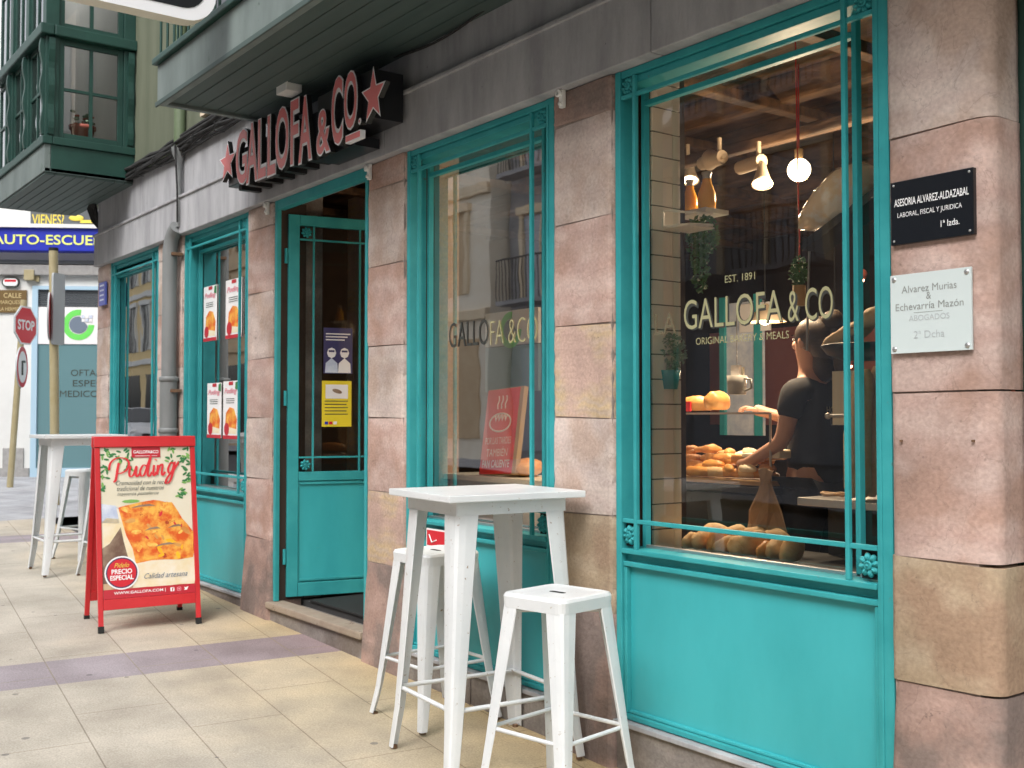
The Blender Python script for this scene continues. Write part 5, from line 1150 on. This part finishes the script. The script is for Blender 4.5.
# bread shelf right: dark bowl with loaves
p = at(856, 345, 3.9); bk = thing('bread_basket', 'dark curved hanging basket below the wrapped loaf', 'basket', (p.x, 3.9, p.z-.04))
MB().lathe([(0, -.03), (.10, -.025), (.16, .0), (.185, .035), (.178, .04), (.15, .01), (.09, -.015)], (.05, 0, 0), 'black_plastic', 24).build('bowl', bk, world=False)
for i in range(4):
    b = MB(); bread(b, (p.x-.05+.07*i, 3.86+.03*(i % 2), p.z+.025+.035*i), (.10, .045, .04), 'bread', .3, -.55); b.build('loaf', label='floury loaf lying in the dark hanging basket', cat='bread', group='loaves in the hanging basket')
# glowing lamps deep in the shop
for i, (px, py, y, r_) in enumerate(((765, 322, 5.6, .07), (835, 330, 5.4, .07))):
    p = at(px, py, y); lm = thing('pendant_lamp', ('left' if i == 0 else 'right')+' cream cone pendant lamp glowing deep inside the shop', 'lamp', p)
    MB().lathe([(.02, .12), (.05, .08), (.14, 0), (.135, 0)], p, 'lamp_body', 20).tube([(p.x, p.y, p.z+.12), (p.x, p.y, 3.12)], .004, 'cable', 5).build('lamp_shade', lm); MB().ell((p.x, p.y, p.z+.02), (.04, .04, .04), 'spot_glow').build('bulb', lm)
for i, (px, py) in enumerate(((823, 357), (845, 357), (850, 366), (862, 280), (868, 330))):
    p = at(px, py, 5.0); MB().ell(p, (.012, .012, .012), 'fairy_glow').ell((p.x, p.y, p.z+.03), (.03, .03, .03), 'terracotta').build('fairy_light', label='tiny glowing red light in the string above the right counter', cat='light', group='tiny red lights inside the shop')
# pale panel coloured to stand for a bright window onto the next street, teal frame
a = at(722, 372, 6.5); c = at(762, 300, 6.5)
b = MB(); b.box(a.x, c.x, 6.5, 6.53, a.z-.5, c.z, 'print_blue'); b.box(c.x-.06, c.x, 6.47, 6.5, a.z-.5, c.z+.05, 'teal'); b.box(a.x, a.x+.05, 6.47, 6.5, a.z-.5, c.z+.05, 'teal'); b.box(a.x+.2, a.x+.5, 6.48, 6.5, a.z+.3, c.z-.02, 'poster_white')
b.build('bright_window_panel', label='pale blue and white panel standing for a bright window with turquoise edges at the back of the shop', cat='board')

# ------------------------------------------------------------------ shop assistant
def skin_mesh(nodes, edges, root, M, sub=2):
    me = bpy.data.meshes.new('sk'); keys = list(nodes); me.from_pydata([nodes[k][0] for k in keys], [(keys.index(a), keys.index(b)) for a, b in edges], [])
    ob = bpy.data.objects.new('sk', me); COL.objects.link(ob); ob.modifiers.new('s', 'SKIN')
    for i, k in enumerate(keys):
        sv = me.skin_vertices[0].data[i]; r = nodes[k][1]; sv.radius = r if isinstance(r, tuple) else (r, r); sv.use_root = (k == root)
    md = ob.modifiers.new('u', 'SUBSURF'); md.levels = sub; md.render_levels = sub
    dg = bpy.context.evaluated_depsgraph_get(); dg.update(); m2 = bpy.data.meshes.new_from_object(ob.evaluated_get(dg))
    vs = [v.co.copy() for v in m2.vertices]; fs = [list(p.vertices) for p in m2.polygons]
    bpy.data.objects.remove(ob); bpy.data.meshes.remove(m2); return vs, fs
pe = at(816, 480, 4.25)
per = thing('person', 'shop assistant in a black T-shirt with hair tied back, reaching over the pastry case', 'person', (pe.x, 4.25, .205), rad(182))
Nn = {'pel': ((0, 0, .90), (.13, .15)), 'wst': ((0, 0, 1.04), (.10, .125)), 'chs': ((.0, 0, 1.22), (.11, .15)), 'nkb': ((.01, 0, 1.37), .065), 'nck': ((.02, 0, 1.44), .05), 'hd1': ((.035, 0, 1.50), .062), 'hd2': ((.02, 0, 1.585), .088), 'hd3': ((.015, 0, 1.635), .06),
      'sl': ((0, .155, 1.345), .055), 'el': ((.03, .215, 1.10), .040), 'wl': ((.24, .20, 1.0), .028), 'hl': ((.31, .19, .985), .032),
      'sr': ((0, -.155, 1.345), .055), 'er': ((.16, -.20, 1.17), .040), 'wr': ((.36, -.10, 1.24), .028), 'hr': ((.43, -.07, 1.26), .032),
      'hpl': ((0, .09, .86), .095), 'kl': ((.02, .10, .48), .06), 'al': ((0, .11, .09), .042), 'tl': ((.14, .12, .035), .035),
      'hpr': ((0, -.09, .86), .095), 'kr': ((.02, -.10, .48), .06), 'ar': ((0, -.11, .09), .042), 'tr': ((.14, -.12, .035), .035)}
Ee = [('pel', 'wst'), ('wst', 'chs'), ('chs', 'nkb'), ('nkb', 'nck'), ('nck', 'hd1'), ('hd1', 'hd2'), ('hd2', 'hd3'), ('nkb', 'sl'), ('sl', 'el'), ('el', 'wl'), ('wl', 'hl'), ('nkb', 'sr'), ('sr', 'er'), ('er', 'wr'), ('wr', 'hr'),
      ('pel', 'hpl'), ('hpl', 'kl'), ('kl', 'al'), ('al', 'tl'), ('pel', 'hpr'), ('hpr', 'kr'), ('kr', 'ar'), ('ar', 'tr')]
bb_ = MB(); vs, fs = skin_mesh(Nn, Ee, 'pel', None); bb_.add(vs, fs, 'skin', True)
for side, h, w in ((1, Vector(Nn['hl'][0]), Vector(Nn['wl'][0])), (-1, Vector(Nn['hr'][0]), Vector(Nn['wr'][0]))):
    d = (h-w).normalized(); lat = Vector((0, 0, 1)).cross(d).normalized(); dn_ = -d.cross(lat)*-1
    for k in range(4):
        o_ = h+lat*((k-1.5)*.019); ln = (.068, .078, .074, .06)[k]
        vs, fs = skin_mesh({'a': (o_-d*.01, .009), 'b': (o_+d*ln*.5, .0085), 'c': (o_+d*ln*.85+Vector((0, 0, -.016)), .0078), 'd': (o_+d*ln+Vector((0, 0, -.036)), .0065)}, [('a', 'b'), ('b', 'c'), ('c', 'd')], 'a', None, 1); bb_.add(vs, fs, 'skin', True)
    o_ = h-lat*side*.022-d*.03; t_ = -lat*side
    vs, fs = skin_mesh({'a': (o_, .012), 'b': (o_+t_*.02+d*.03, .010), 'c': (o_+t_*.024+d*.058+Vector((0, 0, -.012)), .008)}, [('a', 'b'), ('b', 'c')], 'a', None, 1); bb_.add(vs, fs, 'skin', True)
# nose, ears, eyes
bb_.ell((.112, 0, 1.565), (.018, .012, .02), 'skin'); bb_.ell((.015, .088, 1.57), (.018, .008, .028), 'skin'); bb_.ell((.015, -.088, 1.57), (.018, .008, .028), 'skin')
for s_ in (1, -1): bb_.ell((.094, s_*.032, 1.59), (.010, .012, .007), 'letter_white'); bb_.ell((.101, s_*.032, 1.59), (.004, .005, .005), 'hair'); bb_.box(.088, .10, s_*.032-.015, s_*.032+.015, 1.608, 1.613, 'hair')
bb_.ell((.098, 0, 1.53), (.008, .024, .006), 'terracotta')
bb_.build('body', per, world=False)
Nt = {'a': ((0, 0, .86), (.15, .175)), 'b': ((0, 0, 1.03), (.125, .15)), 'c': ((0, 0, 1.22), (.128, .17)), 'd': ((.008, 0, 1.355), .085), 'nk': ((.015, 0, 1.405), .064), 'sl': ((0, .16, 1.345), .072), 'ul': ((.015, .19, 1.20), .062), 'sr': ((0, -.16, 1.345), .072), 'ur': ((.09, -.185, 1.24), .062)}
vs, fs = skin_mesh(Nt, [('a', 'b'), ('b', 'c'), ('c', 'd'), ('d', 'nk'), ('d', 'sl'), ('sl', 'ul'), ('d', 'sr'), ('sr', 'ur')], 'a', None)
tsb = MB(); tsb.add(vs, fs, 'tshirt', True)
tsb.text('HOY VA A SER', (-.148, .12, 1.235), (0, -1, 0), EZ, 1, 'gold', .26, .01, .0005, height=.032); tsb.text('UN GRAN DIA', (-.148, .09, 1.18), (0, -1, 0), EZ, 1, 'plaque_text', .2, 0, .0005, height=.03)
tsb.build('tshirt', per, world=False)
Nt = {'a': ((0, 0, .92), (.14, .165)), 'hl': ((0, .09, .84), .11), 'kl': ((.02, .10, .48), .078), 'al': ((0, .11, .10), .06), 'hr': ((0, -.09, .84), .11), 'kr': ((.02, -.10, .48), .078), 'ar': ((0, -.11, .10), .06)}
vs, fs = skin_mesh(Nt, [('a', 'hl'), ('hl', 'kl'), ('kl', 'al'), ('a', 'hr'), ('hr', 'kr'), ('kr', 'ar')], 'a', None); MB().add(vs, fs, 'trousers', True).build('trousers', per, world=False)
b = MB(); b.ell((-.055, 0, 1.475), (.05, .07, .09), 'hair', None, 14, 10, .03); b.ell((-.012, 0, 1.605), (.108, .100, .095), 'hair', None, 18, 12, .015); b.ell((-.06, 0, 1.55), (.07, .085, .08), 'hair', None, 14, 10, .02); b.ell((-.10, 0, 1.67), (.055, .055, .05), 'hair', None, 12, 8, .04)
b.tube([(-.10, 0, 1.64), (-.15, .01, 1.57), (-.15, .01, 1.46), (-.14, .0, 1.38)], [.03, .04, .035, .012], 'hair', 10); b.build('hair', per, world=False)
MB().box(-.06, .14, -.05, .11, -.0, .03, 'rubber').build('shoes', per, world=False) if 0 else None

# ------------------------------------------------------------------ clinic building far left
Dv = (R*math.cos(rad(4.5))+Vector((F.x, F.y, 0)).normalized()*math.sin(rad(4.5))).normalized()   # along the facade, to the right
Nv = Vector((Dv.y, -Dv.x, 0))     # towards the camera
if Nv.dot(F) > 0: Nv = -Nv
C0 = Vector((-18.73, 4.52, 0))
def cp(px, py, off=0.):
    """point on the clinic facade"""
    d = F*FPX+R*(px-512)+U*(384-py); P0 = C0+Nv*off; t = (P0-CAM).dot(Nv)/d.dot(Nv); return CAM+d*t
def uv(px, py, off=0.):
    q = cp(px, py, off); return (q-C0).dot(Dv), q.z
CM = Matrix(((Dv.x, -Nv.x, 0, C0.x), (Dv.y, -Nv.y, 0, C0.y), (0, 0, 1, 0), (0, 0, 0, 1)))   # local x along, y into wall, z up
cl = thing('clinic_building', 'white rendered building across the side street with a frosted clinic shopfront', 'building', (C0.x, C0.y, .45))
def crect(b, pa, pb, y0, y1, m, bev=0):
    u0, z1 = uv(*pa); u1, z0 = uv(*pb); b.box(u0, u1, y0, y1, z0, z1, m, bev); return u0, u1, z0, z1
uA, _ = uv(33, 300); uB = uA+3.6
b = MB(CM); zo = uv(34, 286)[1]
b.box(-3.4, uA, 0, 4, .2, 12, 'plaster_white'); b.box(uB, 8, 0, 4, .2, 12, 'plaster_white'); b.box(uA, uB, 0, 4, zo, 12, 'plaster_white')
b.build('wall', cl)
zb_ = .46
b = MB(CM); b.box(-3.4, uA-.02, -.03, 0, .3, uv(30, 468)[1], 'kerb'); u, z = uv(0, 262); b.box(-3.4, 8, -.10, 0, z-.22, z-.05, 'kerb', .02); b.box(-3.4, 8, -.06, 0, z-.03, z+.03, 'banner_grey'); 
b.box(uv(4, 380)[0], uv(25, 380)[0], -.025, 0, uv(10, 484)[1]+.2, uv(10, 448)[1], 'kerb', .01); b.build('plinth', cl)
b = MB(CM); b.box(uA, uA+.09, -.04, .02, zb_, zo, 'frame_blue'); b.box(uA+.09, uB-.09, -.04, .02, zo-.06, zo, 'frame_blue'); b.box(uB-.09, uB, -.04, .02, zb_, zo, 'frame_blue'); b.box(uA+.09, uB-.09, -.04, .02, zb_, uv(40, 468)[1], 'frame_blue')
sf = b.build('shopfront', cl)
zs1 = uv(40, 307)[1]; zs2 = uv(40, 344)[1]
b = MB(CM)
for i in range(9): b.box(uA+.09, uB-.09, .0+.004*(i % 2), .05, zs1+(zo-.06-zs1)*i/9+.004, zs1+(zo-.06-zs1)*(i+1)/9-.004, 'shutter')
b.build('shutter', sf)
MB(CM).box(uA+.09, uB-.09, -.005, .04, zb_+.1, zs2, 'frost').build('frosted_pane', sf)
b = MB(CM)
for t, px, py, pe_ in (('OFTALMO', 71, 376, 99), ('ESPECIA', 73, 386.5, 99), ('MEDICOS', 60, 397, 98)):
    u0, z = uv(px, py); n_ = len(t); u1 = u0+(uv(pe_, py)[0]-u0)*(n_/(4.3 if t[0] != 'M' else 6.2)); b.text(t, (u0, -.008, z), EX, EZ, 1, 'text_dark', u1-u0, 0, .0005, height=.105); b.build('lettering', sf); b = MB(CM)
# ring banner
b = MB(CM); b.box(uA+.09, uB-.09, -.02, -.006, zs2, zs1, 'poster_white'); u, z = uv(79, 325); ring_logo(b, u, z, .25, -.02, k=.004)
for i in range(6): b.box(u+.05+.06*(i % 3), u+.10+.06*(i % 3), -.03, -.026, z+.05+.06*(i//3), z+.10+.06*(i//3), 'poster_white' if i % 2 == 0 else 'print_blue')
b.build('clinic_sign', label='white sign with a green ring logo above the frosted clinic window', cat='sign')
# driving school sign
b = MB(CM); z0 = uv(0, 252.5)[1]; z1 = uv(0, 230)[1]; b.box(-3.3, 4, -.25, -.002, z0, z1, 'sign_blue', .01); b.box(-3.35, 4.05, -.30, -.0, z1+.002, z1+.06, 'poster_white')
for (t_, pa, pb) in (('AUTO-ESCUELA', -9, 131),):
    u0 = uv(-1.5, 245)[0]; u1 = uv(98, 245)[0]; u1 = u0+(u1-u0)*1.19; assert t_
    b.text(t_, (u0, -.256, uv(0, 246.5)[1]), EX, EZ, 1, 'sign_yellow', u1-u0, .015, .001, height=.16)
b.build('school_sign', label='blue sign with yellow lettering AUTO-ESCUELA across the side street', cat='sign')
b = MB(CM); u0, _ = uv(32, 220); u1 = u0+3; z0 = uv(40, 227)[1]; b.box(u0, u1, -.08, -.002, z0-.04, z0+.75, 'banner_grey', .01)
b.text('VIENES?', (u0+.03, -.083, z0+.02), EX, EZ, 1, 'banner_yellow', uv(67, 220)[0]-u0-.05, .01, .001, height=.175)
b.ell((uv(78, 220)[0], -.09, z0+.14), (.12, .01, .05), 'banner_yellow'); b.box(uv(82, 220)[0], uv(97, 220)[0], -.09, -.083, z0+.06, z0+.11, 'banner_yellow')
b.build('banner', label='dark banner with yellow lettering VIENES? above the blue sign', cat='banner')
b = MB(CM); u, z = uv(7, 242)
u0, z1 = uv(-6, 290); u1, z0 = uv(27, 313); b.box(u0, u1, -.03, -.002, z0, z1, 'plaque_brown', .004)
b.text('CALLE', (u1-.36, -.034, z1-.13), EX, EZ, 1, 'plaque_gold', .28, .01, .0005, height=.08); b.text('MARQUES', (u1-.44, -.034, z1-.24), EX, EZ, 1, 'plaque_gold', .34, 0, .0005, height=.07); b.text('DE LA HERMIDA', (u1-.52, -.034, z1-.34), EX, EZ, 1, 'plaque_gold', .46, 0, .0005, height=.06)
b.build('street_plaque', label='brown street name plaque with gold lettering beside the STOP sign', cat='plaque')
b = MB(CM); u, z = uv(11.5, 282.5); b.prism([(u+p[0], z+p[1]) for p in rrect(.27, .16, .07)], (0, -.05, 0), EX, EZ, (0, .05, 0), 'text_dark'); b.prism([(u+p[0], z+p[1]) for p in rrect(.23, .12, .055)], (0, -.053, 0), EX, EZ, (0, .002, 0), 'letter_white')
b.box(u-.09, u+.09, -.056, -.053, z+.005, z+.04, 'stop_red'); b.build('alarm_box', label='small rounded alarm box with a red stripe on the white wall', cat='alarm box')
b = MB(CM); u, z = uv(32, 276); b.box(u-.09, u+.07, -.12, -.002, z-.08, z+.09, 'pole_tan', .01); b.box(u+.07, u+.13, -.05, -.002, z-.1, z+.1, 'pole_tan', .01); b.build('meter_box', label='small tan box on the white wall under the blue sign', cat='box')

# ------------------------------------------------------------------ street poles
Fh = Vector((F.x, F.y, 0)).normalized()
base = Vector((-17.15, 3.62, gz(-17.15, 3.62)))
def vp(px, py, o, off=0.):
    d = F*FPX+R*(px-512)+U*(384-py); P0 = o-Fh*off; return CAM+d*((P0-CAM).dot(Fh)/d.dot(Fh))
sp = thing('stop_sign', 'red octagonal STOP sign on a leaning tan pole with a round sign below', 'sign', base)
topp = vp(24, 300, base)
MB().tube([base, topp], .045, 'pole_tan', 10).build('pole', sp)
def facing(c, ang):   # axes for a plate whose normal is rotated ang from the camera direction
    n = Vector((-Fh.x*math.cos(ang)+Fh.y*math.sin(ang)*1, -Fh.y*math.cos(ang)-Fh.x*math.sin(ang)*1, 0)); ux = Vector((0, 0, 1)).cross(n); return n, ux
c = vp(26, 325.5, base, .07); n_, ux = facing(c, rad(82))
o8 = lambda r: [(r*math.cos(rad(22.5+45*k)), r*math.sin(rad(22.5+45*k))) for k in range(8)]
b = MB(); b.prism(o8(.30), c, ux, EZ, -n_*.02, 'letter_white', 'sign_back'); b.prism(o8(.275), c+n_*.002, ux, EZ, -n_*.001, 'stop_red')
b.text('STOP', c+n_*.004-Vector((0, 0, .07)), ux, EZ, 1, 'letter_white', .42, .03, .001, align='CENTER', height=.15); b.build('octagon_plate', sp)
c = vp(22.5, 367, base, .07); n_, ux = facing(c, rad(100)); cir = lambda r: [(r*math.cos(k*math.pi/14), r*math.sin(k*math.pi/14)) for k in range(28)]
b = MB(); b.prism(cir(.30), c, ux, EZ, -n_*.02, 'stop_red', 'sign_back'); b.prism(cir(.23), c+n_*.002, ux, EZ, -n_*.001, 'letter_white'); b.tube([c+n_*.005-ux*.04-Vector((0, 0, .12)), c+n_*.005-ux*.04+Vector((0, 0, .08)), c+n_*.005+ux*.08+Vector((0, 0, .08))], .02, 'text_dark', 6); b.build('round_plate', sp)
base = Vector(vp(55, 505, Vector((-14.43, 3.575, 0)))); base.z = gz(base.x, base.y)
sp = thing('sign_pole', 'tan pole with road signs seen from the side behind the far bar table', 'sign post', base)
topp = vp(53.5, 251, base); b = MB(); b.tube([base, topp], .055, 'pole_tan', 12); b.build('pole', sp)
MB().tube([topp, topp+Vector((0, 0, .04))], .058, 'rubber', 12).build('cap', sp)
c = vp(50.5, 316, base, .08); n_, ux = facing(c, rad(109)); b = MB(); b.prism(cir(.30), c-n_*.0, ux, EZ, -n_*.02, 'stop_red', 'sign_back'); b.build('round_plate', sp)
c = vp(59, 309, base, .05); n_, ux = facing(c, rad(70)); b = MB(); b.prism(rrect(.20, .90, .03), c, ux, EZ, -n_*.03, 'sign_back', 'sign_back'); b.build('sign_plate', sp)

# ------------------------------------------------------------------ opposite side of the street (seen in the panes)
def house(name, lab, x0, x1, y, dep, h, wallm, nwin, rows, trim, pane='window_dark', shop=True, z0=0., balc=False, arch=False):
    t = thing(name, lab, 'building', ((x0+x1)/2, y, z0)); b = MB(); b.box(x0, x1, y-dep, y, z0-1, z0+h, wallm)
    if trim:
        for r in range(rows+1): b.box(x0, x1, y, y+.12, z0+3.6+r*3.1-.25, z0+3.6+r*3.1, trim, .02)
    b.box(x0-.05, x1+.05, y-dep, y+.35, z0+h, z0+h+.3, trim or wallm, .02); b.build('wall', t)
    n = nwin; st_ = (x1-x0)/n
    for r in range(rows):
        for i in range(n):
            cx = x0+st_*(i+.5); za = z0+4.0+r*3.1; ww = min(.62, st_*.28)
            b = MB(); tm = trim or 'plaster_cream'
            b.box(cx-ww-.14, cx-ww, y+.001, y+.09, za, za+2.1, tm); b.box(cx+ww, cx+ww+.14, y+.001, y+.09, za, za+2.1, tm); b.box(cx-ww-.2, cx+ww+.2, y+.001, y+.14, za+2.1, za+2.3, tm); b.box(cx-.03, cx+.03, y+.02, y+.05, za, za+2.1, tm)
            w = b.build('window', t); MB().box(cx-ww, cx+ww, y+.003, y+.02, za, za+2.1, pane).build('pane', w)
            if balc:
                b = MB(); b.box(cx-ww-.3, cx+ww+.3, y+.15, y+.75, za-.12, za-.02, 'grey_wall')
                for k in range(14): b.tube([(cx-ww-.28+k*(2*ww+.56)/13, y+.72, za-.02), (cx-ww-.28+k*(2*ww+.56)/13, y+.72, za+.95)], .012, 'black_plastic', 4)
                b.box(cx-ww-.3, cx+ww+.3, y+.70, y+.74, za+.95, za+.99, 'black_plastic'); b.build('balcony', t)
    if shop:
        for i in range(max(2, n//2)):
            s2 = (x1-x0)/max(2, n//2); b = MB(); b.box(x0+s2*i+.4, x0+s2*(i+1)-.4, y+.002, y+.04, z0+.4, z0+2.9, pane); b.build('shop_pane', t)
    return t
OY = -9.6
house('apartment_house', 'dark grey apartment house with pale windows opposite the bakery', -21.5, -4, OY, 8, 13, 'grey_wall', 7, 3, None, 'window_pale', z0=.2, balc=True)
house('stone_house', 'cream stone house with tall framed windows opposite the bakery', -31, -21.6, OY+.6, 8, 13, 'plaster_pale', 3, 3, 'plaster_cream', 'tan_wall', z0=.5)
house('brown_house', 'tan house with dark windows farther along the street', -41, -31.1, OY, 8, 12, 'tan_wall', 5, 3, 'tan_wall', z0=.5)
house('yellow_house', 'yellow house with a white cornice far along the street', -55, -41.1, OY-.5, 8, 8.5, 'yellow_wall', 7, 2, 'plaster_white', z0=.5)
house('brick_house', 'red brick house with white bands at the far end of the street', -80, -55.1, OY, 8, 7.4, 'brick_red', 12, 2, 'plaster_white', z0=.5)
house('corner_house', 'pale house opposite the bakery beside the camera', -3.9, 16, OY, 8, 11, 'tan_wall', 6, 2, 'plaster_cream', z0=-.2)
# parked white car, seen mirrored in the leftmost pane
cx, cy = -37.5, -5.6
car = thing('parked_car', 'white car parked along the street, mirrored in the leftmost window', 'car', (cx, cy, gz(cx, cy)-.13))
def carloft(b, prof, m):
    lp = []
    for (x, w, z0_, z1_) in prof: lp.append([(x, -w, z0_), (x, w, z0_), (x, w*.97, (z0_+z1_)/2+.1*0), (x, w*.86, z1_), (x, -w*.86, z1_), (x, -w*.97, (z0_+z1_)/2)])
    loft(b, lp, m)
b = MB(); carloft(b, [(-2.05, .7, .35, .75), (-1.95, .82, .25, .9), (-1.0, .86, .22, .98), (0, .87, .22, 1.0), (1.2, .86, .22, .98), (1.95, .82, .25, .85), (2.1, .68, .35, .65)], 'car_white')
carloft(b, [(-1.5, .78, .95, 1.0), (-1.0, .76, .95, 1.42), (.4, .76, .95, 1.46), (1.15, .76, .95, 1.0)], 'car_white'); b.build('body', car, world=False)
b = MB(); b.hexa([(1.20, -.66, 1.0), (1.22, .66, 1.0), (.52, .6, 1.44), (.5, -.6, 1.44)], [(1.17, -.66, .99), (1.19, .66, .99), (.48, .6, 1.42), (.47, -.6, 1.42)], 'window_dark')
b.box(-.9, .45, .66, .765, 1.03, 1.36, 'window_dark'); b.box(-.9, .45, -.765, -.66, 1.03, 1.36, 'window_dark'); b.build('windows', car, world=False)
for x in (-1.3, 1.3):
    for y_ in (-.80, .80):
        b = MB(); b.lathe([(.0, -.1), (.30, -.1), (.32, -.06), (.32, .06), (.30, .1), (0, .1)], (x, y_, .32), 'rubber', 18, (0, 1, 0)); b.build('wheel', car, world=False)
for y_ in (-.6, .6): MB().ell((2.0, y_, .68), (.08, .16, .08), 'letter_white').build('headlight', car, world=False)
MB().box(2.06, 2.12, -.45, .45, .42, .62, 'rubber').build('grille', car, world=False)

# ------------------------------------------------------------------ lights, sky, camera
def point(name, loc, e, c=(1, .74, .48), r=.05):
    l = bpy.data.lights.new(name, 'POINT'); l.energy = e; l.color = c; l.shadow_soft_size = r; o = bpy.data.objects.new(name, l); COL.objects.link(o); o.location = loc
def spot(name, loc, tgt, e, c=(1, .74, .48)):
    l = bpy.data.lights.new(name, 'SPOT'); l.energy = e; l.color = c; l.shadow_soft_size = .04; l.spot_size = rad(95); l.spot_blend = .7
    o = bpy.data.objects.new(name, l); COL.objects.link(o); o.location = loc; o.rotation_euler = (Vector(loc)-Vector(tgt)).to_track_quat('Z', 'Y').to_euler()
c = at(799, 170, 4.2); point('bulb_light', (c.x, c.y, c.z-.10), 17)
c = at(762, 186, 4.2); spot('spot_light', (c.x, c.y, c.z-.08), (-3.9, 4.1, 1.1), 62)
c = at(690, 186, 4.6); spot('spot_light', (c.x, c.y, c.z-.08), (-3.7, 3.7, 1.2), 70)
c = at(765, 330, 5.6); point('pendant_light', (c.x, c.y, c.z-.1), 14)
c = at(835, 338, 5.4); point('pendant_light', (c.x, c.y, c.z-.1), 14)
SE, SR = rad(50), rad(152)
w = bpy.data.worlds.new('World'); SC.world = w; w.use_nodes = True; nt = w.node_tree; N = nt.nodes; L = nt.links
bg = N['Background']; sky = N.new('ShaderNodeTexSky'); sky.sky_type = 'NISHITA'; sky.sun_disc = False; sky.sun_elevation = SE; sky.sun_rotation = SR; sky.dust_density = 4; sky.air_density = 1.2
hs = N.new('ShaderNodeHueSaturation'); hs.inputs['Saturation'].default_value = .22; L.new(sky.outputs[0], hs.inputs['Color']); L.new(hs.outputs[0], bg.inputs[0]); bg.inputs[1].default_value = .15
sl = bpy.data.lights.new('sun', 'SUN'); sl.energy = .65; sl.angle = rad(30); sl.color = (1, .98, .96); so = bpy.data.objects.new('sun', sl); COL.objects.link(so)
sd = Vector((math.sin(SR)*math.cos(SE), math.cos(SR)*math.cos(SE), math.sin(SE)))    # towards the sun
so.rotation_euler = sd.to_track_quat('Z', 'Y').to_euler(); so.location = (0, -5, 12)
cd = bpy.data.cameras.new('camera'); co = bpy.data.objects.new('camera', cd); COL.objects.link(co); co.location = CAM
cd.sensor_fit = 'HORIZONTAL'; cd.sensor_width = 36; cd.lens = FPX/1024*36; cd.clip_end = 600; cd.clip_start = .05
co.rotation_euler = Matrix((R, U, -F)).transposed().to_euler()
cd.dof.use_dof = True; cd.dof.focus_distance = 4.3; cd.dof.aperture_fstop = 7.0
SC.camera = co
SC.view_settings.view_transform = 'Standard'; SC.view_settings.look = 'None'; SC.view_settings.gamma = 1; SC.view_settings.exposure = 1.18
SC.cycles.max_bounces = 8; SC.cycles.transparent_max_bounces = 16
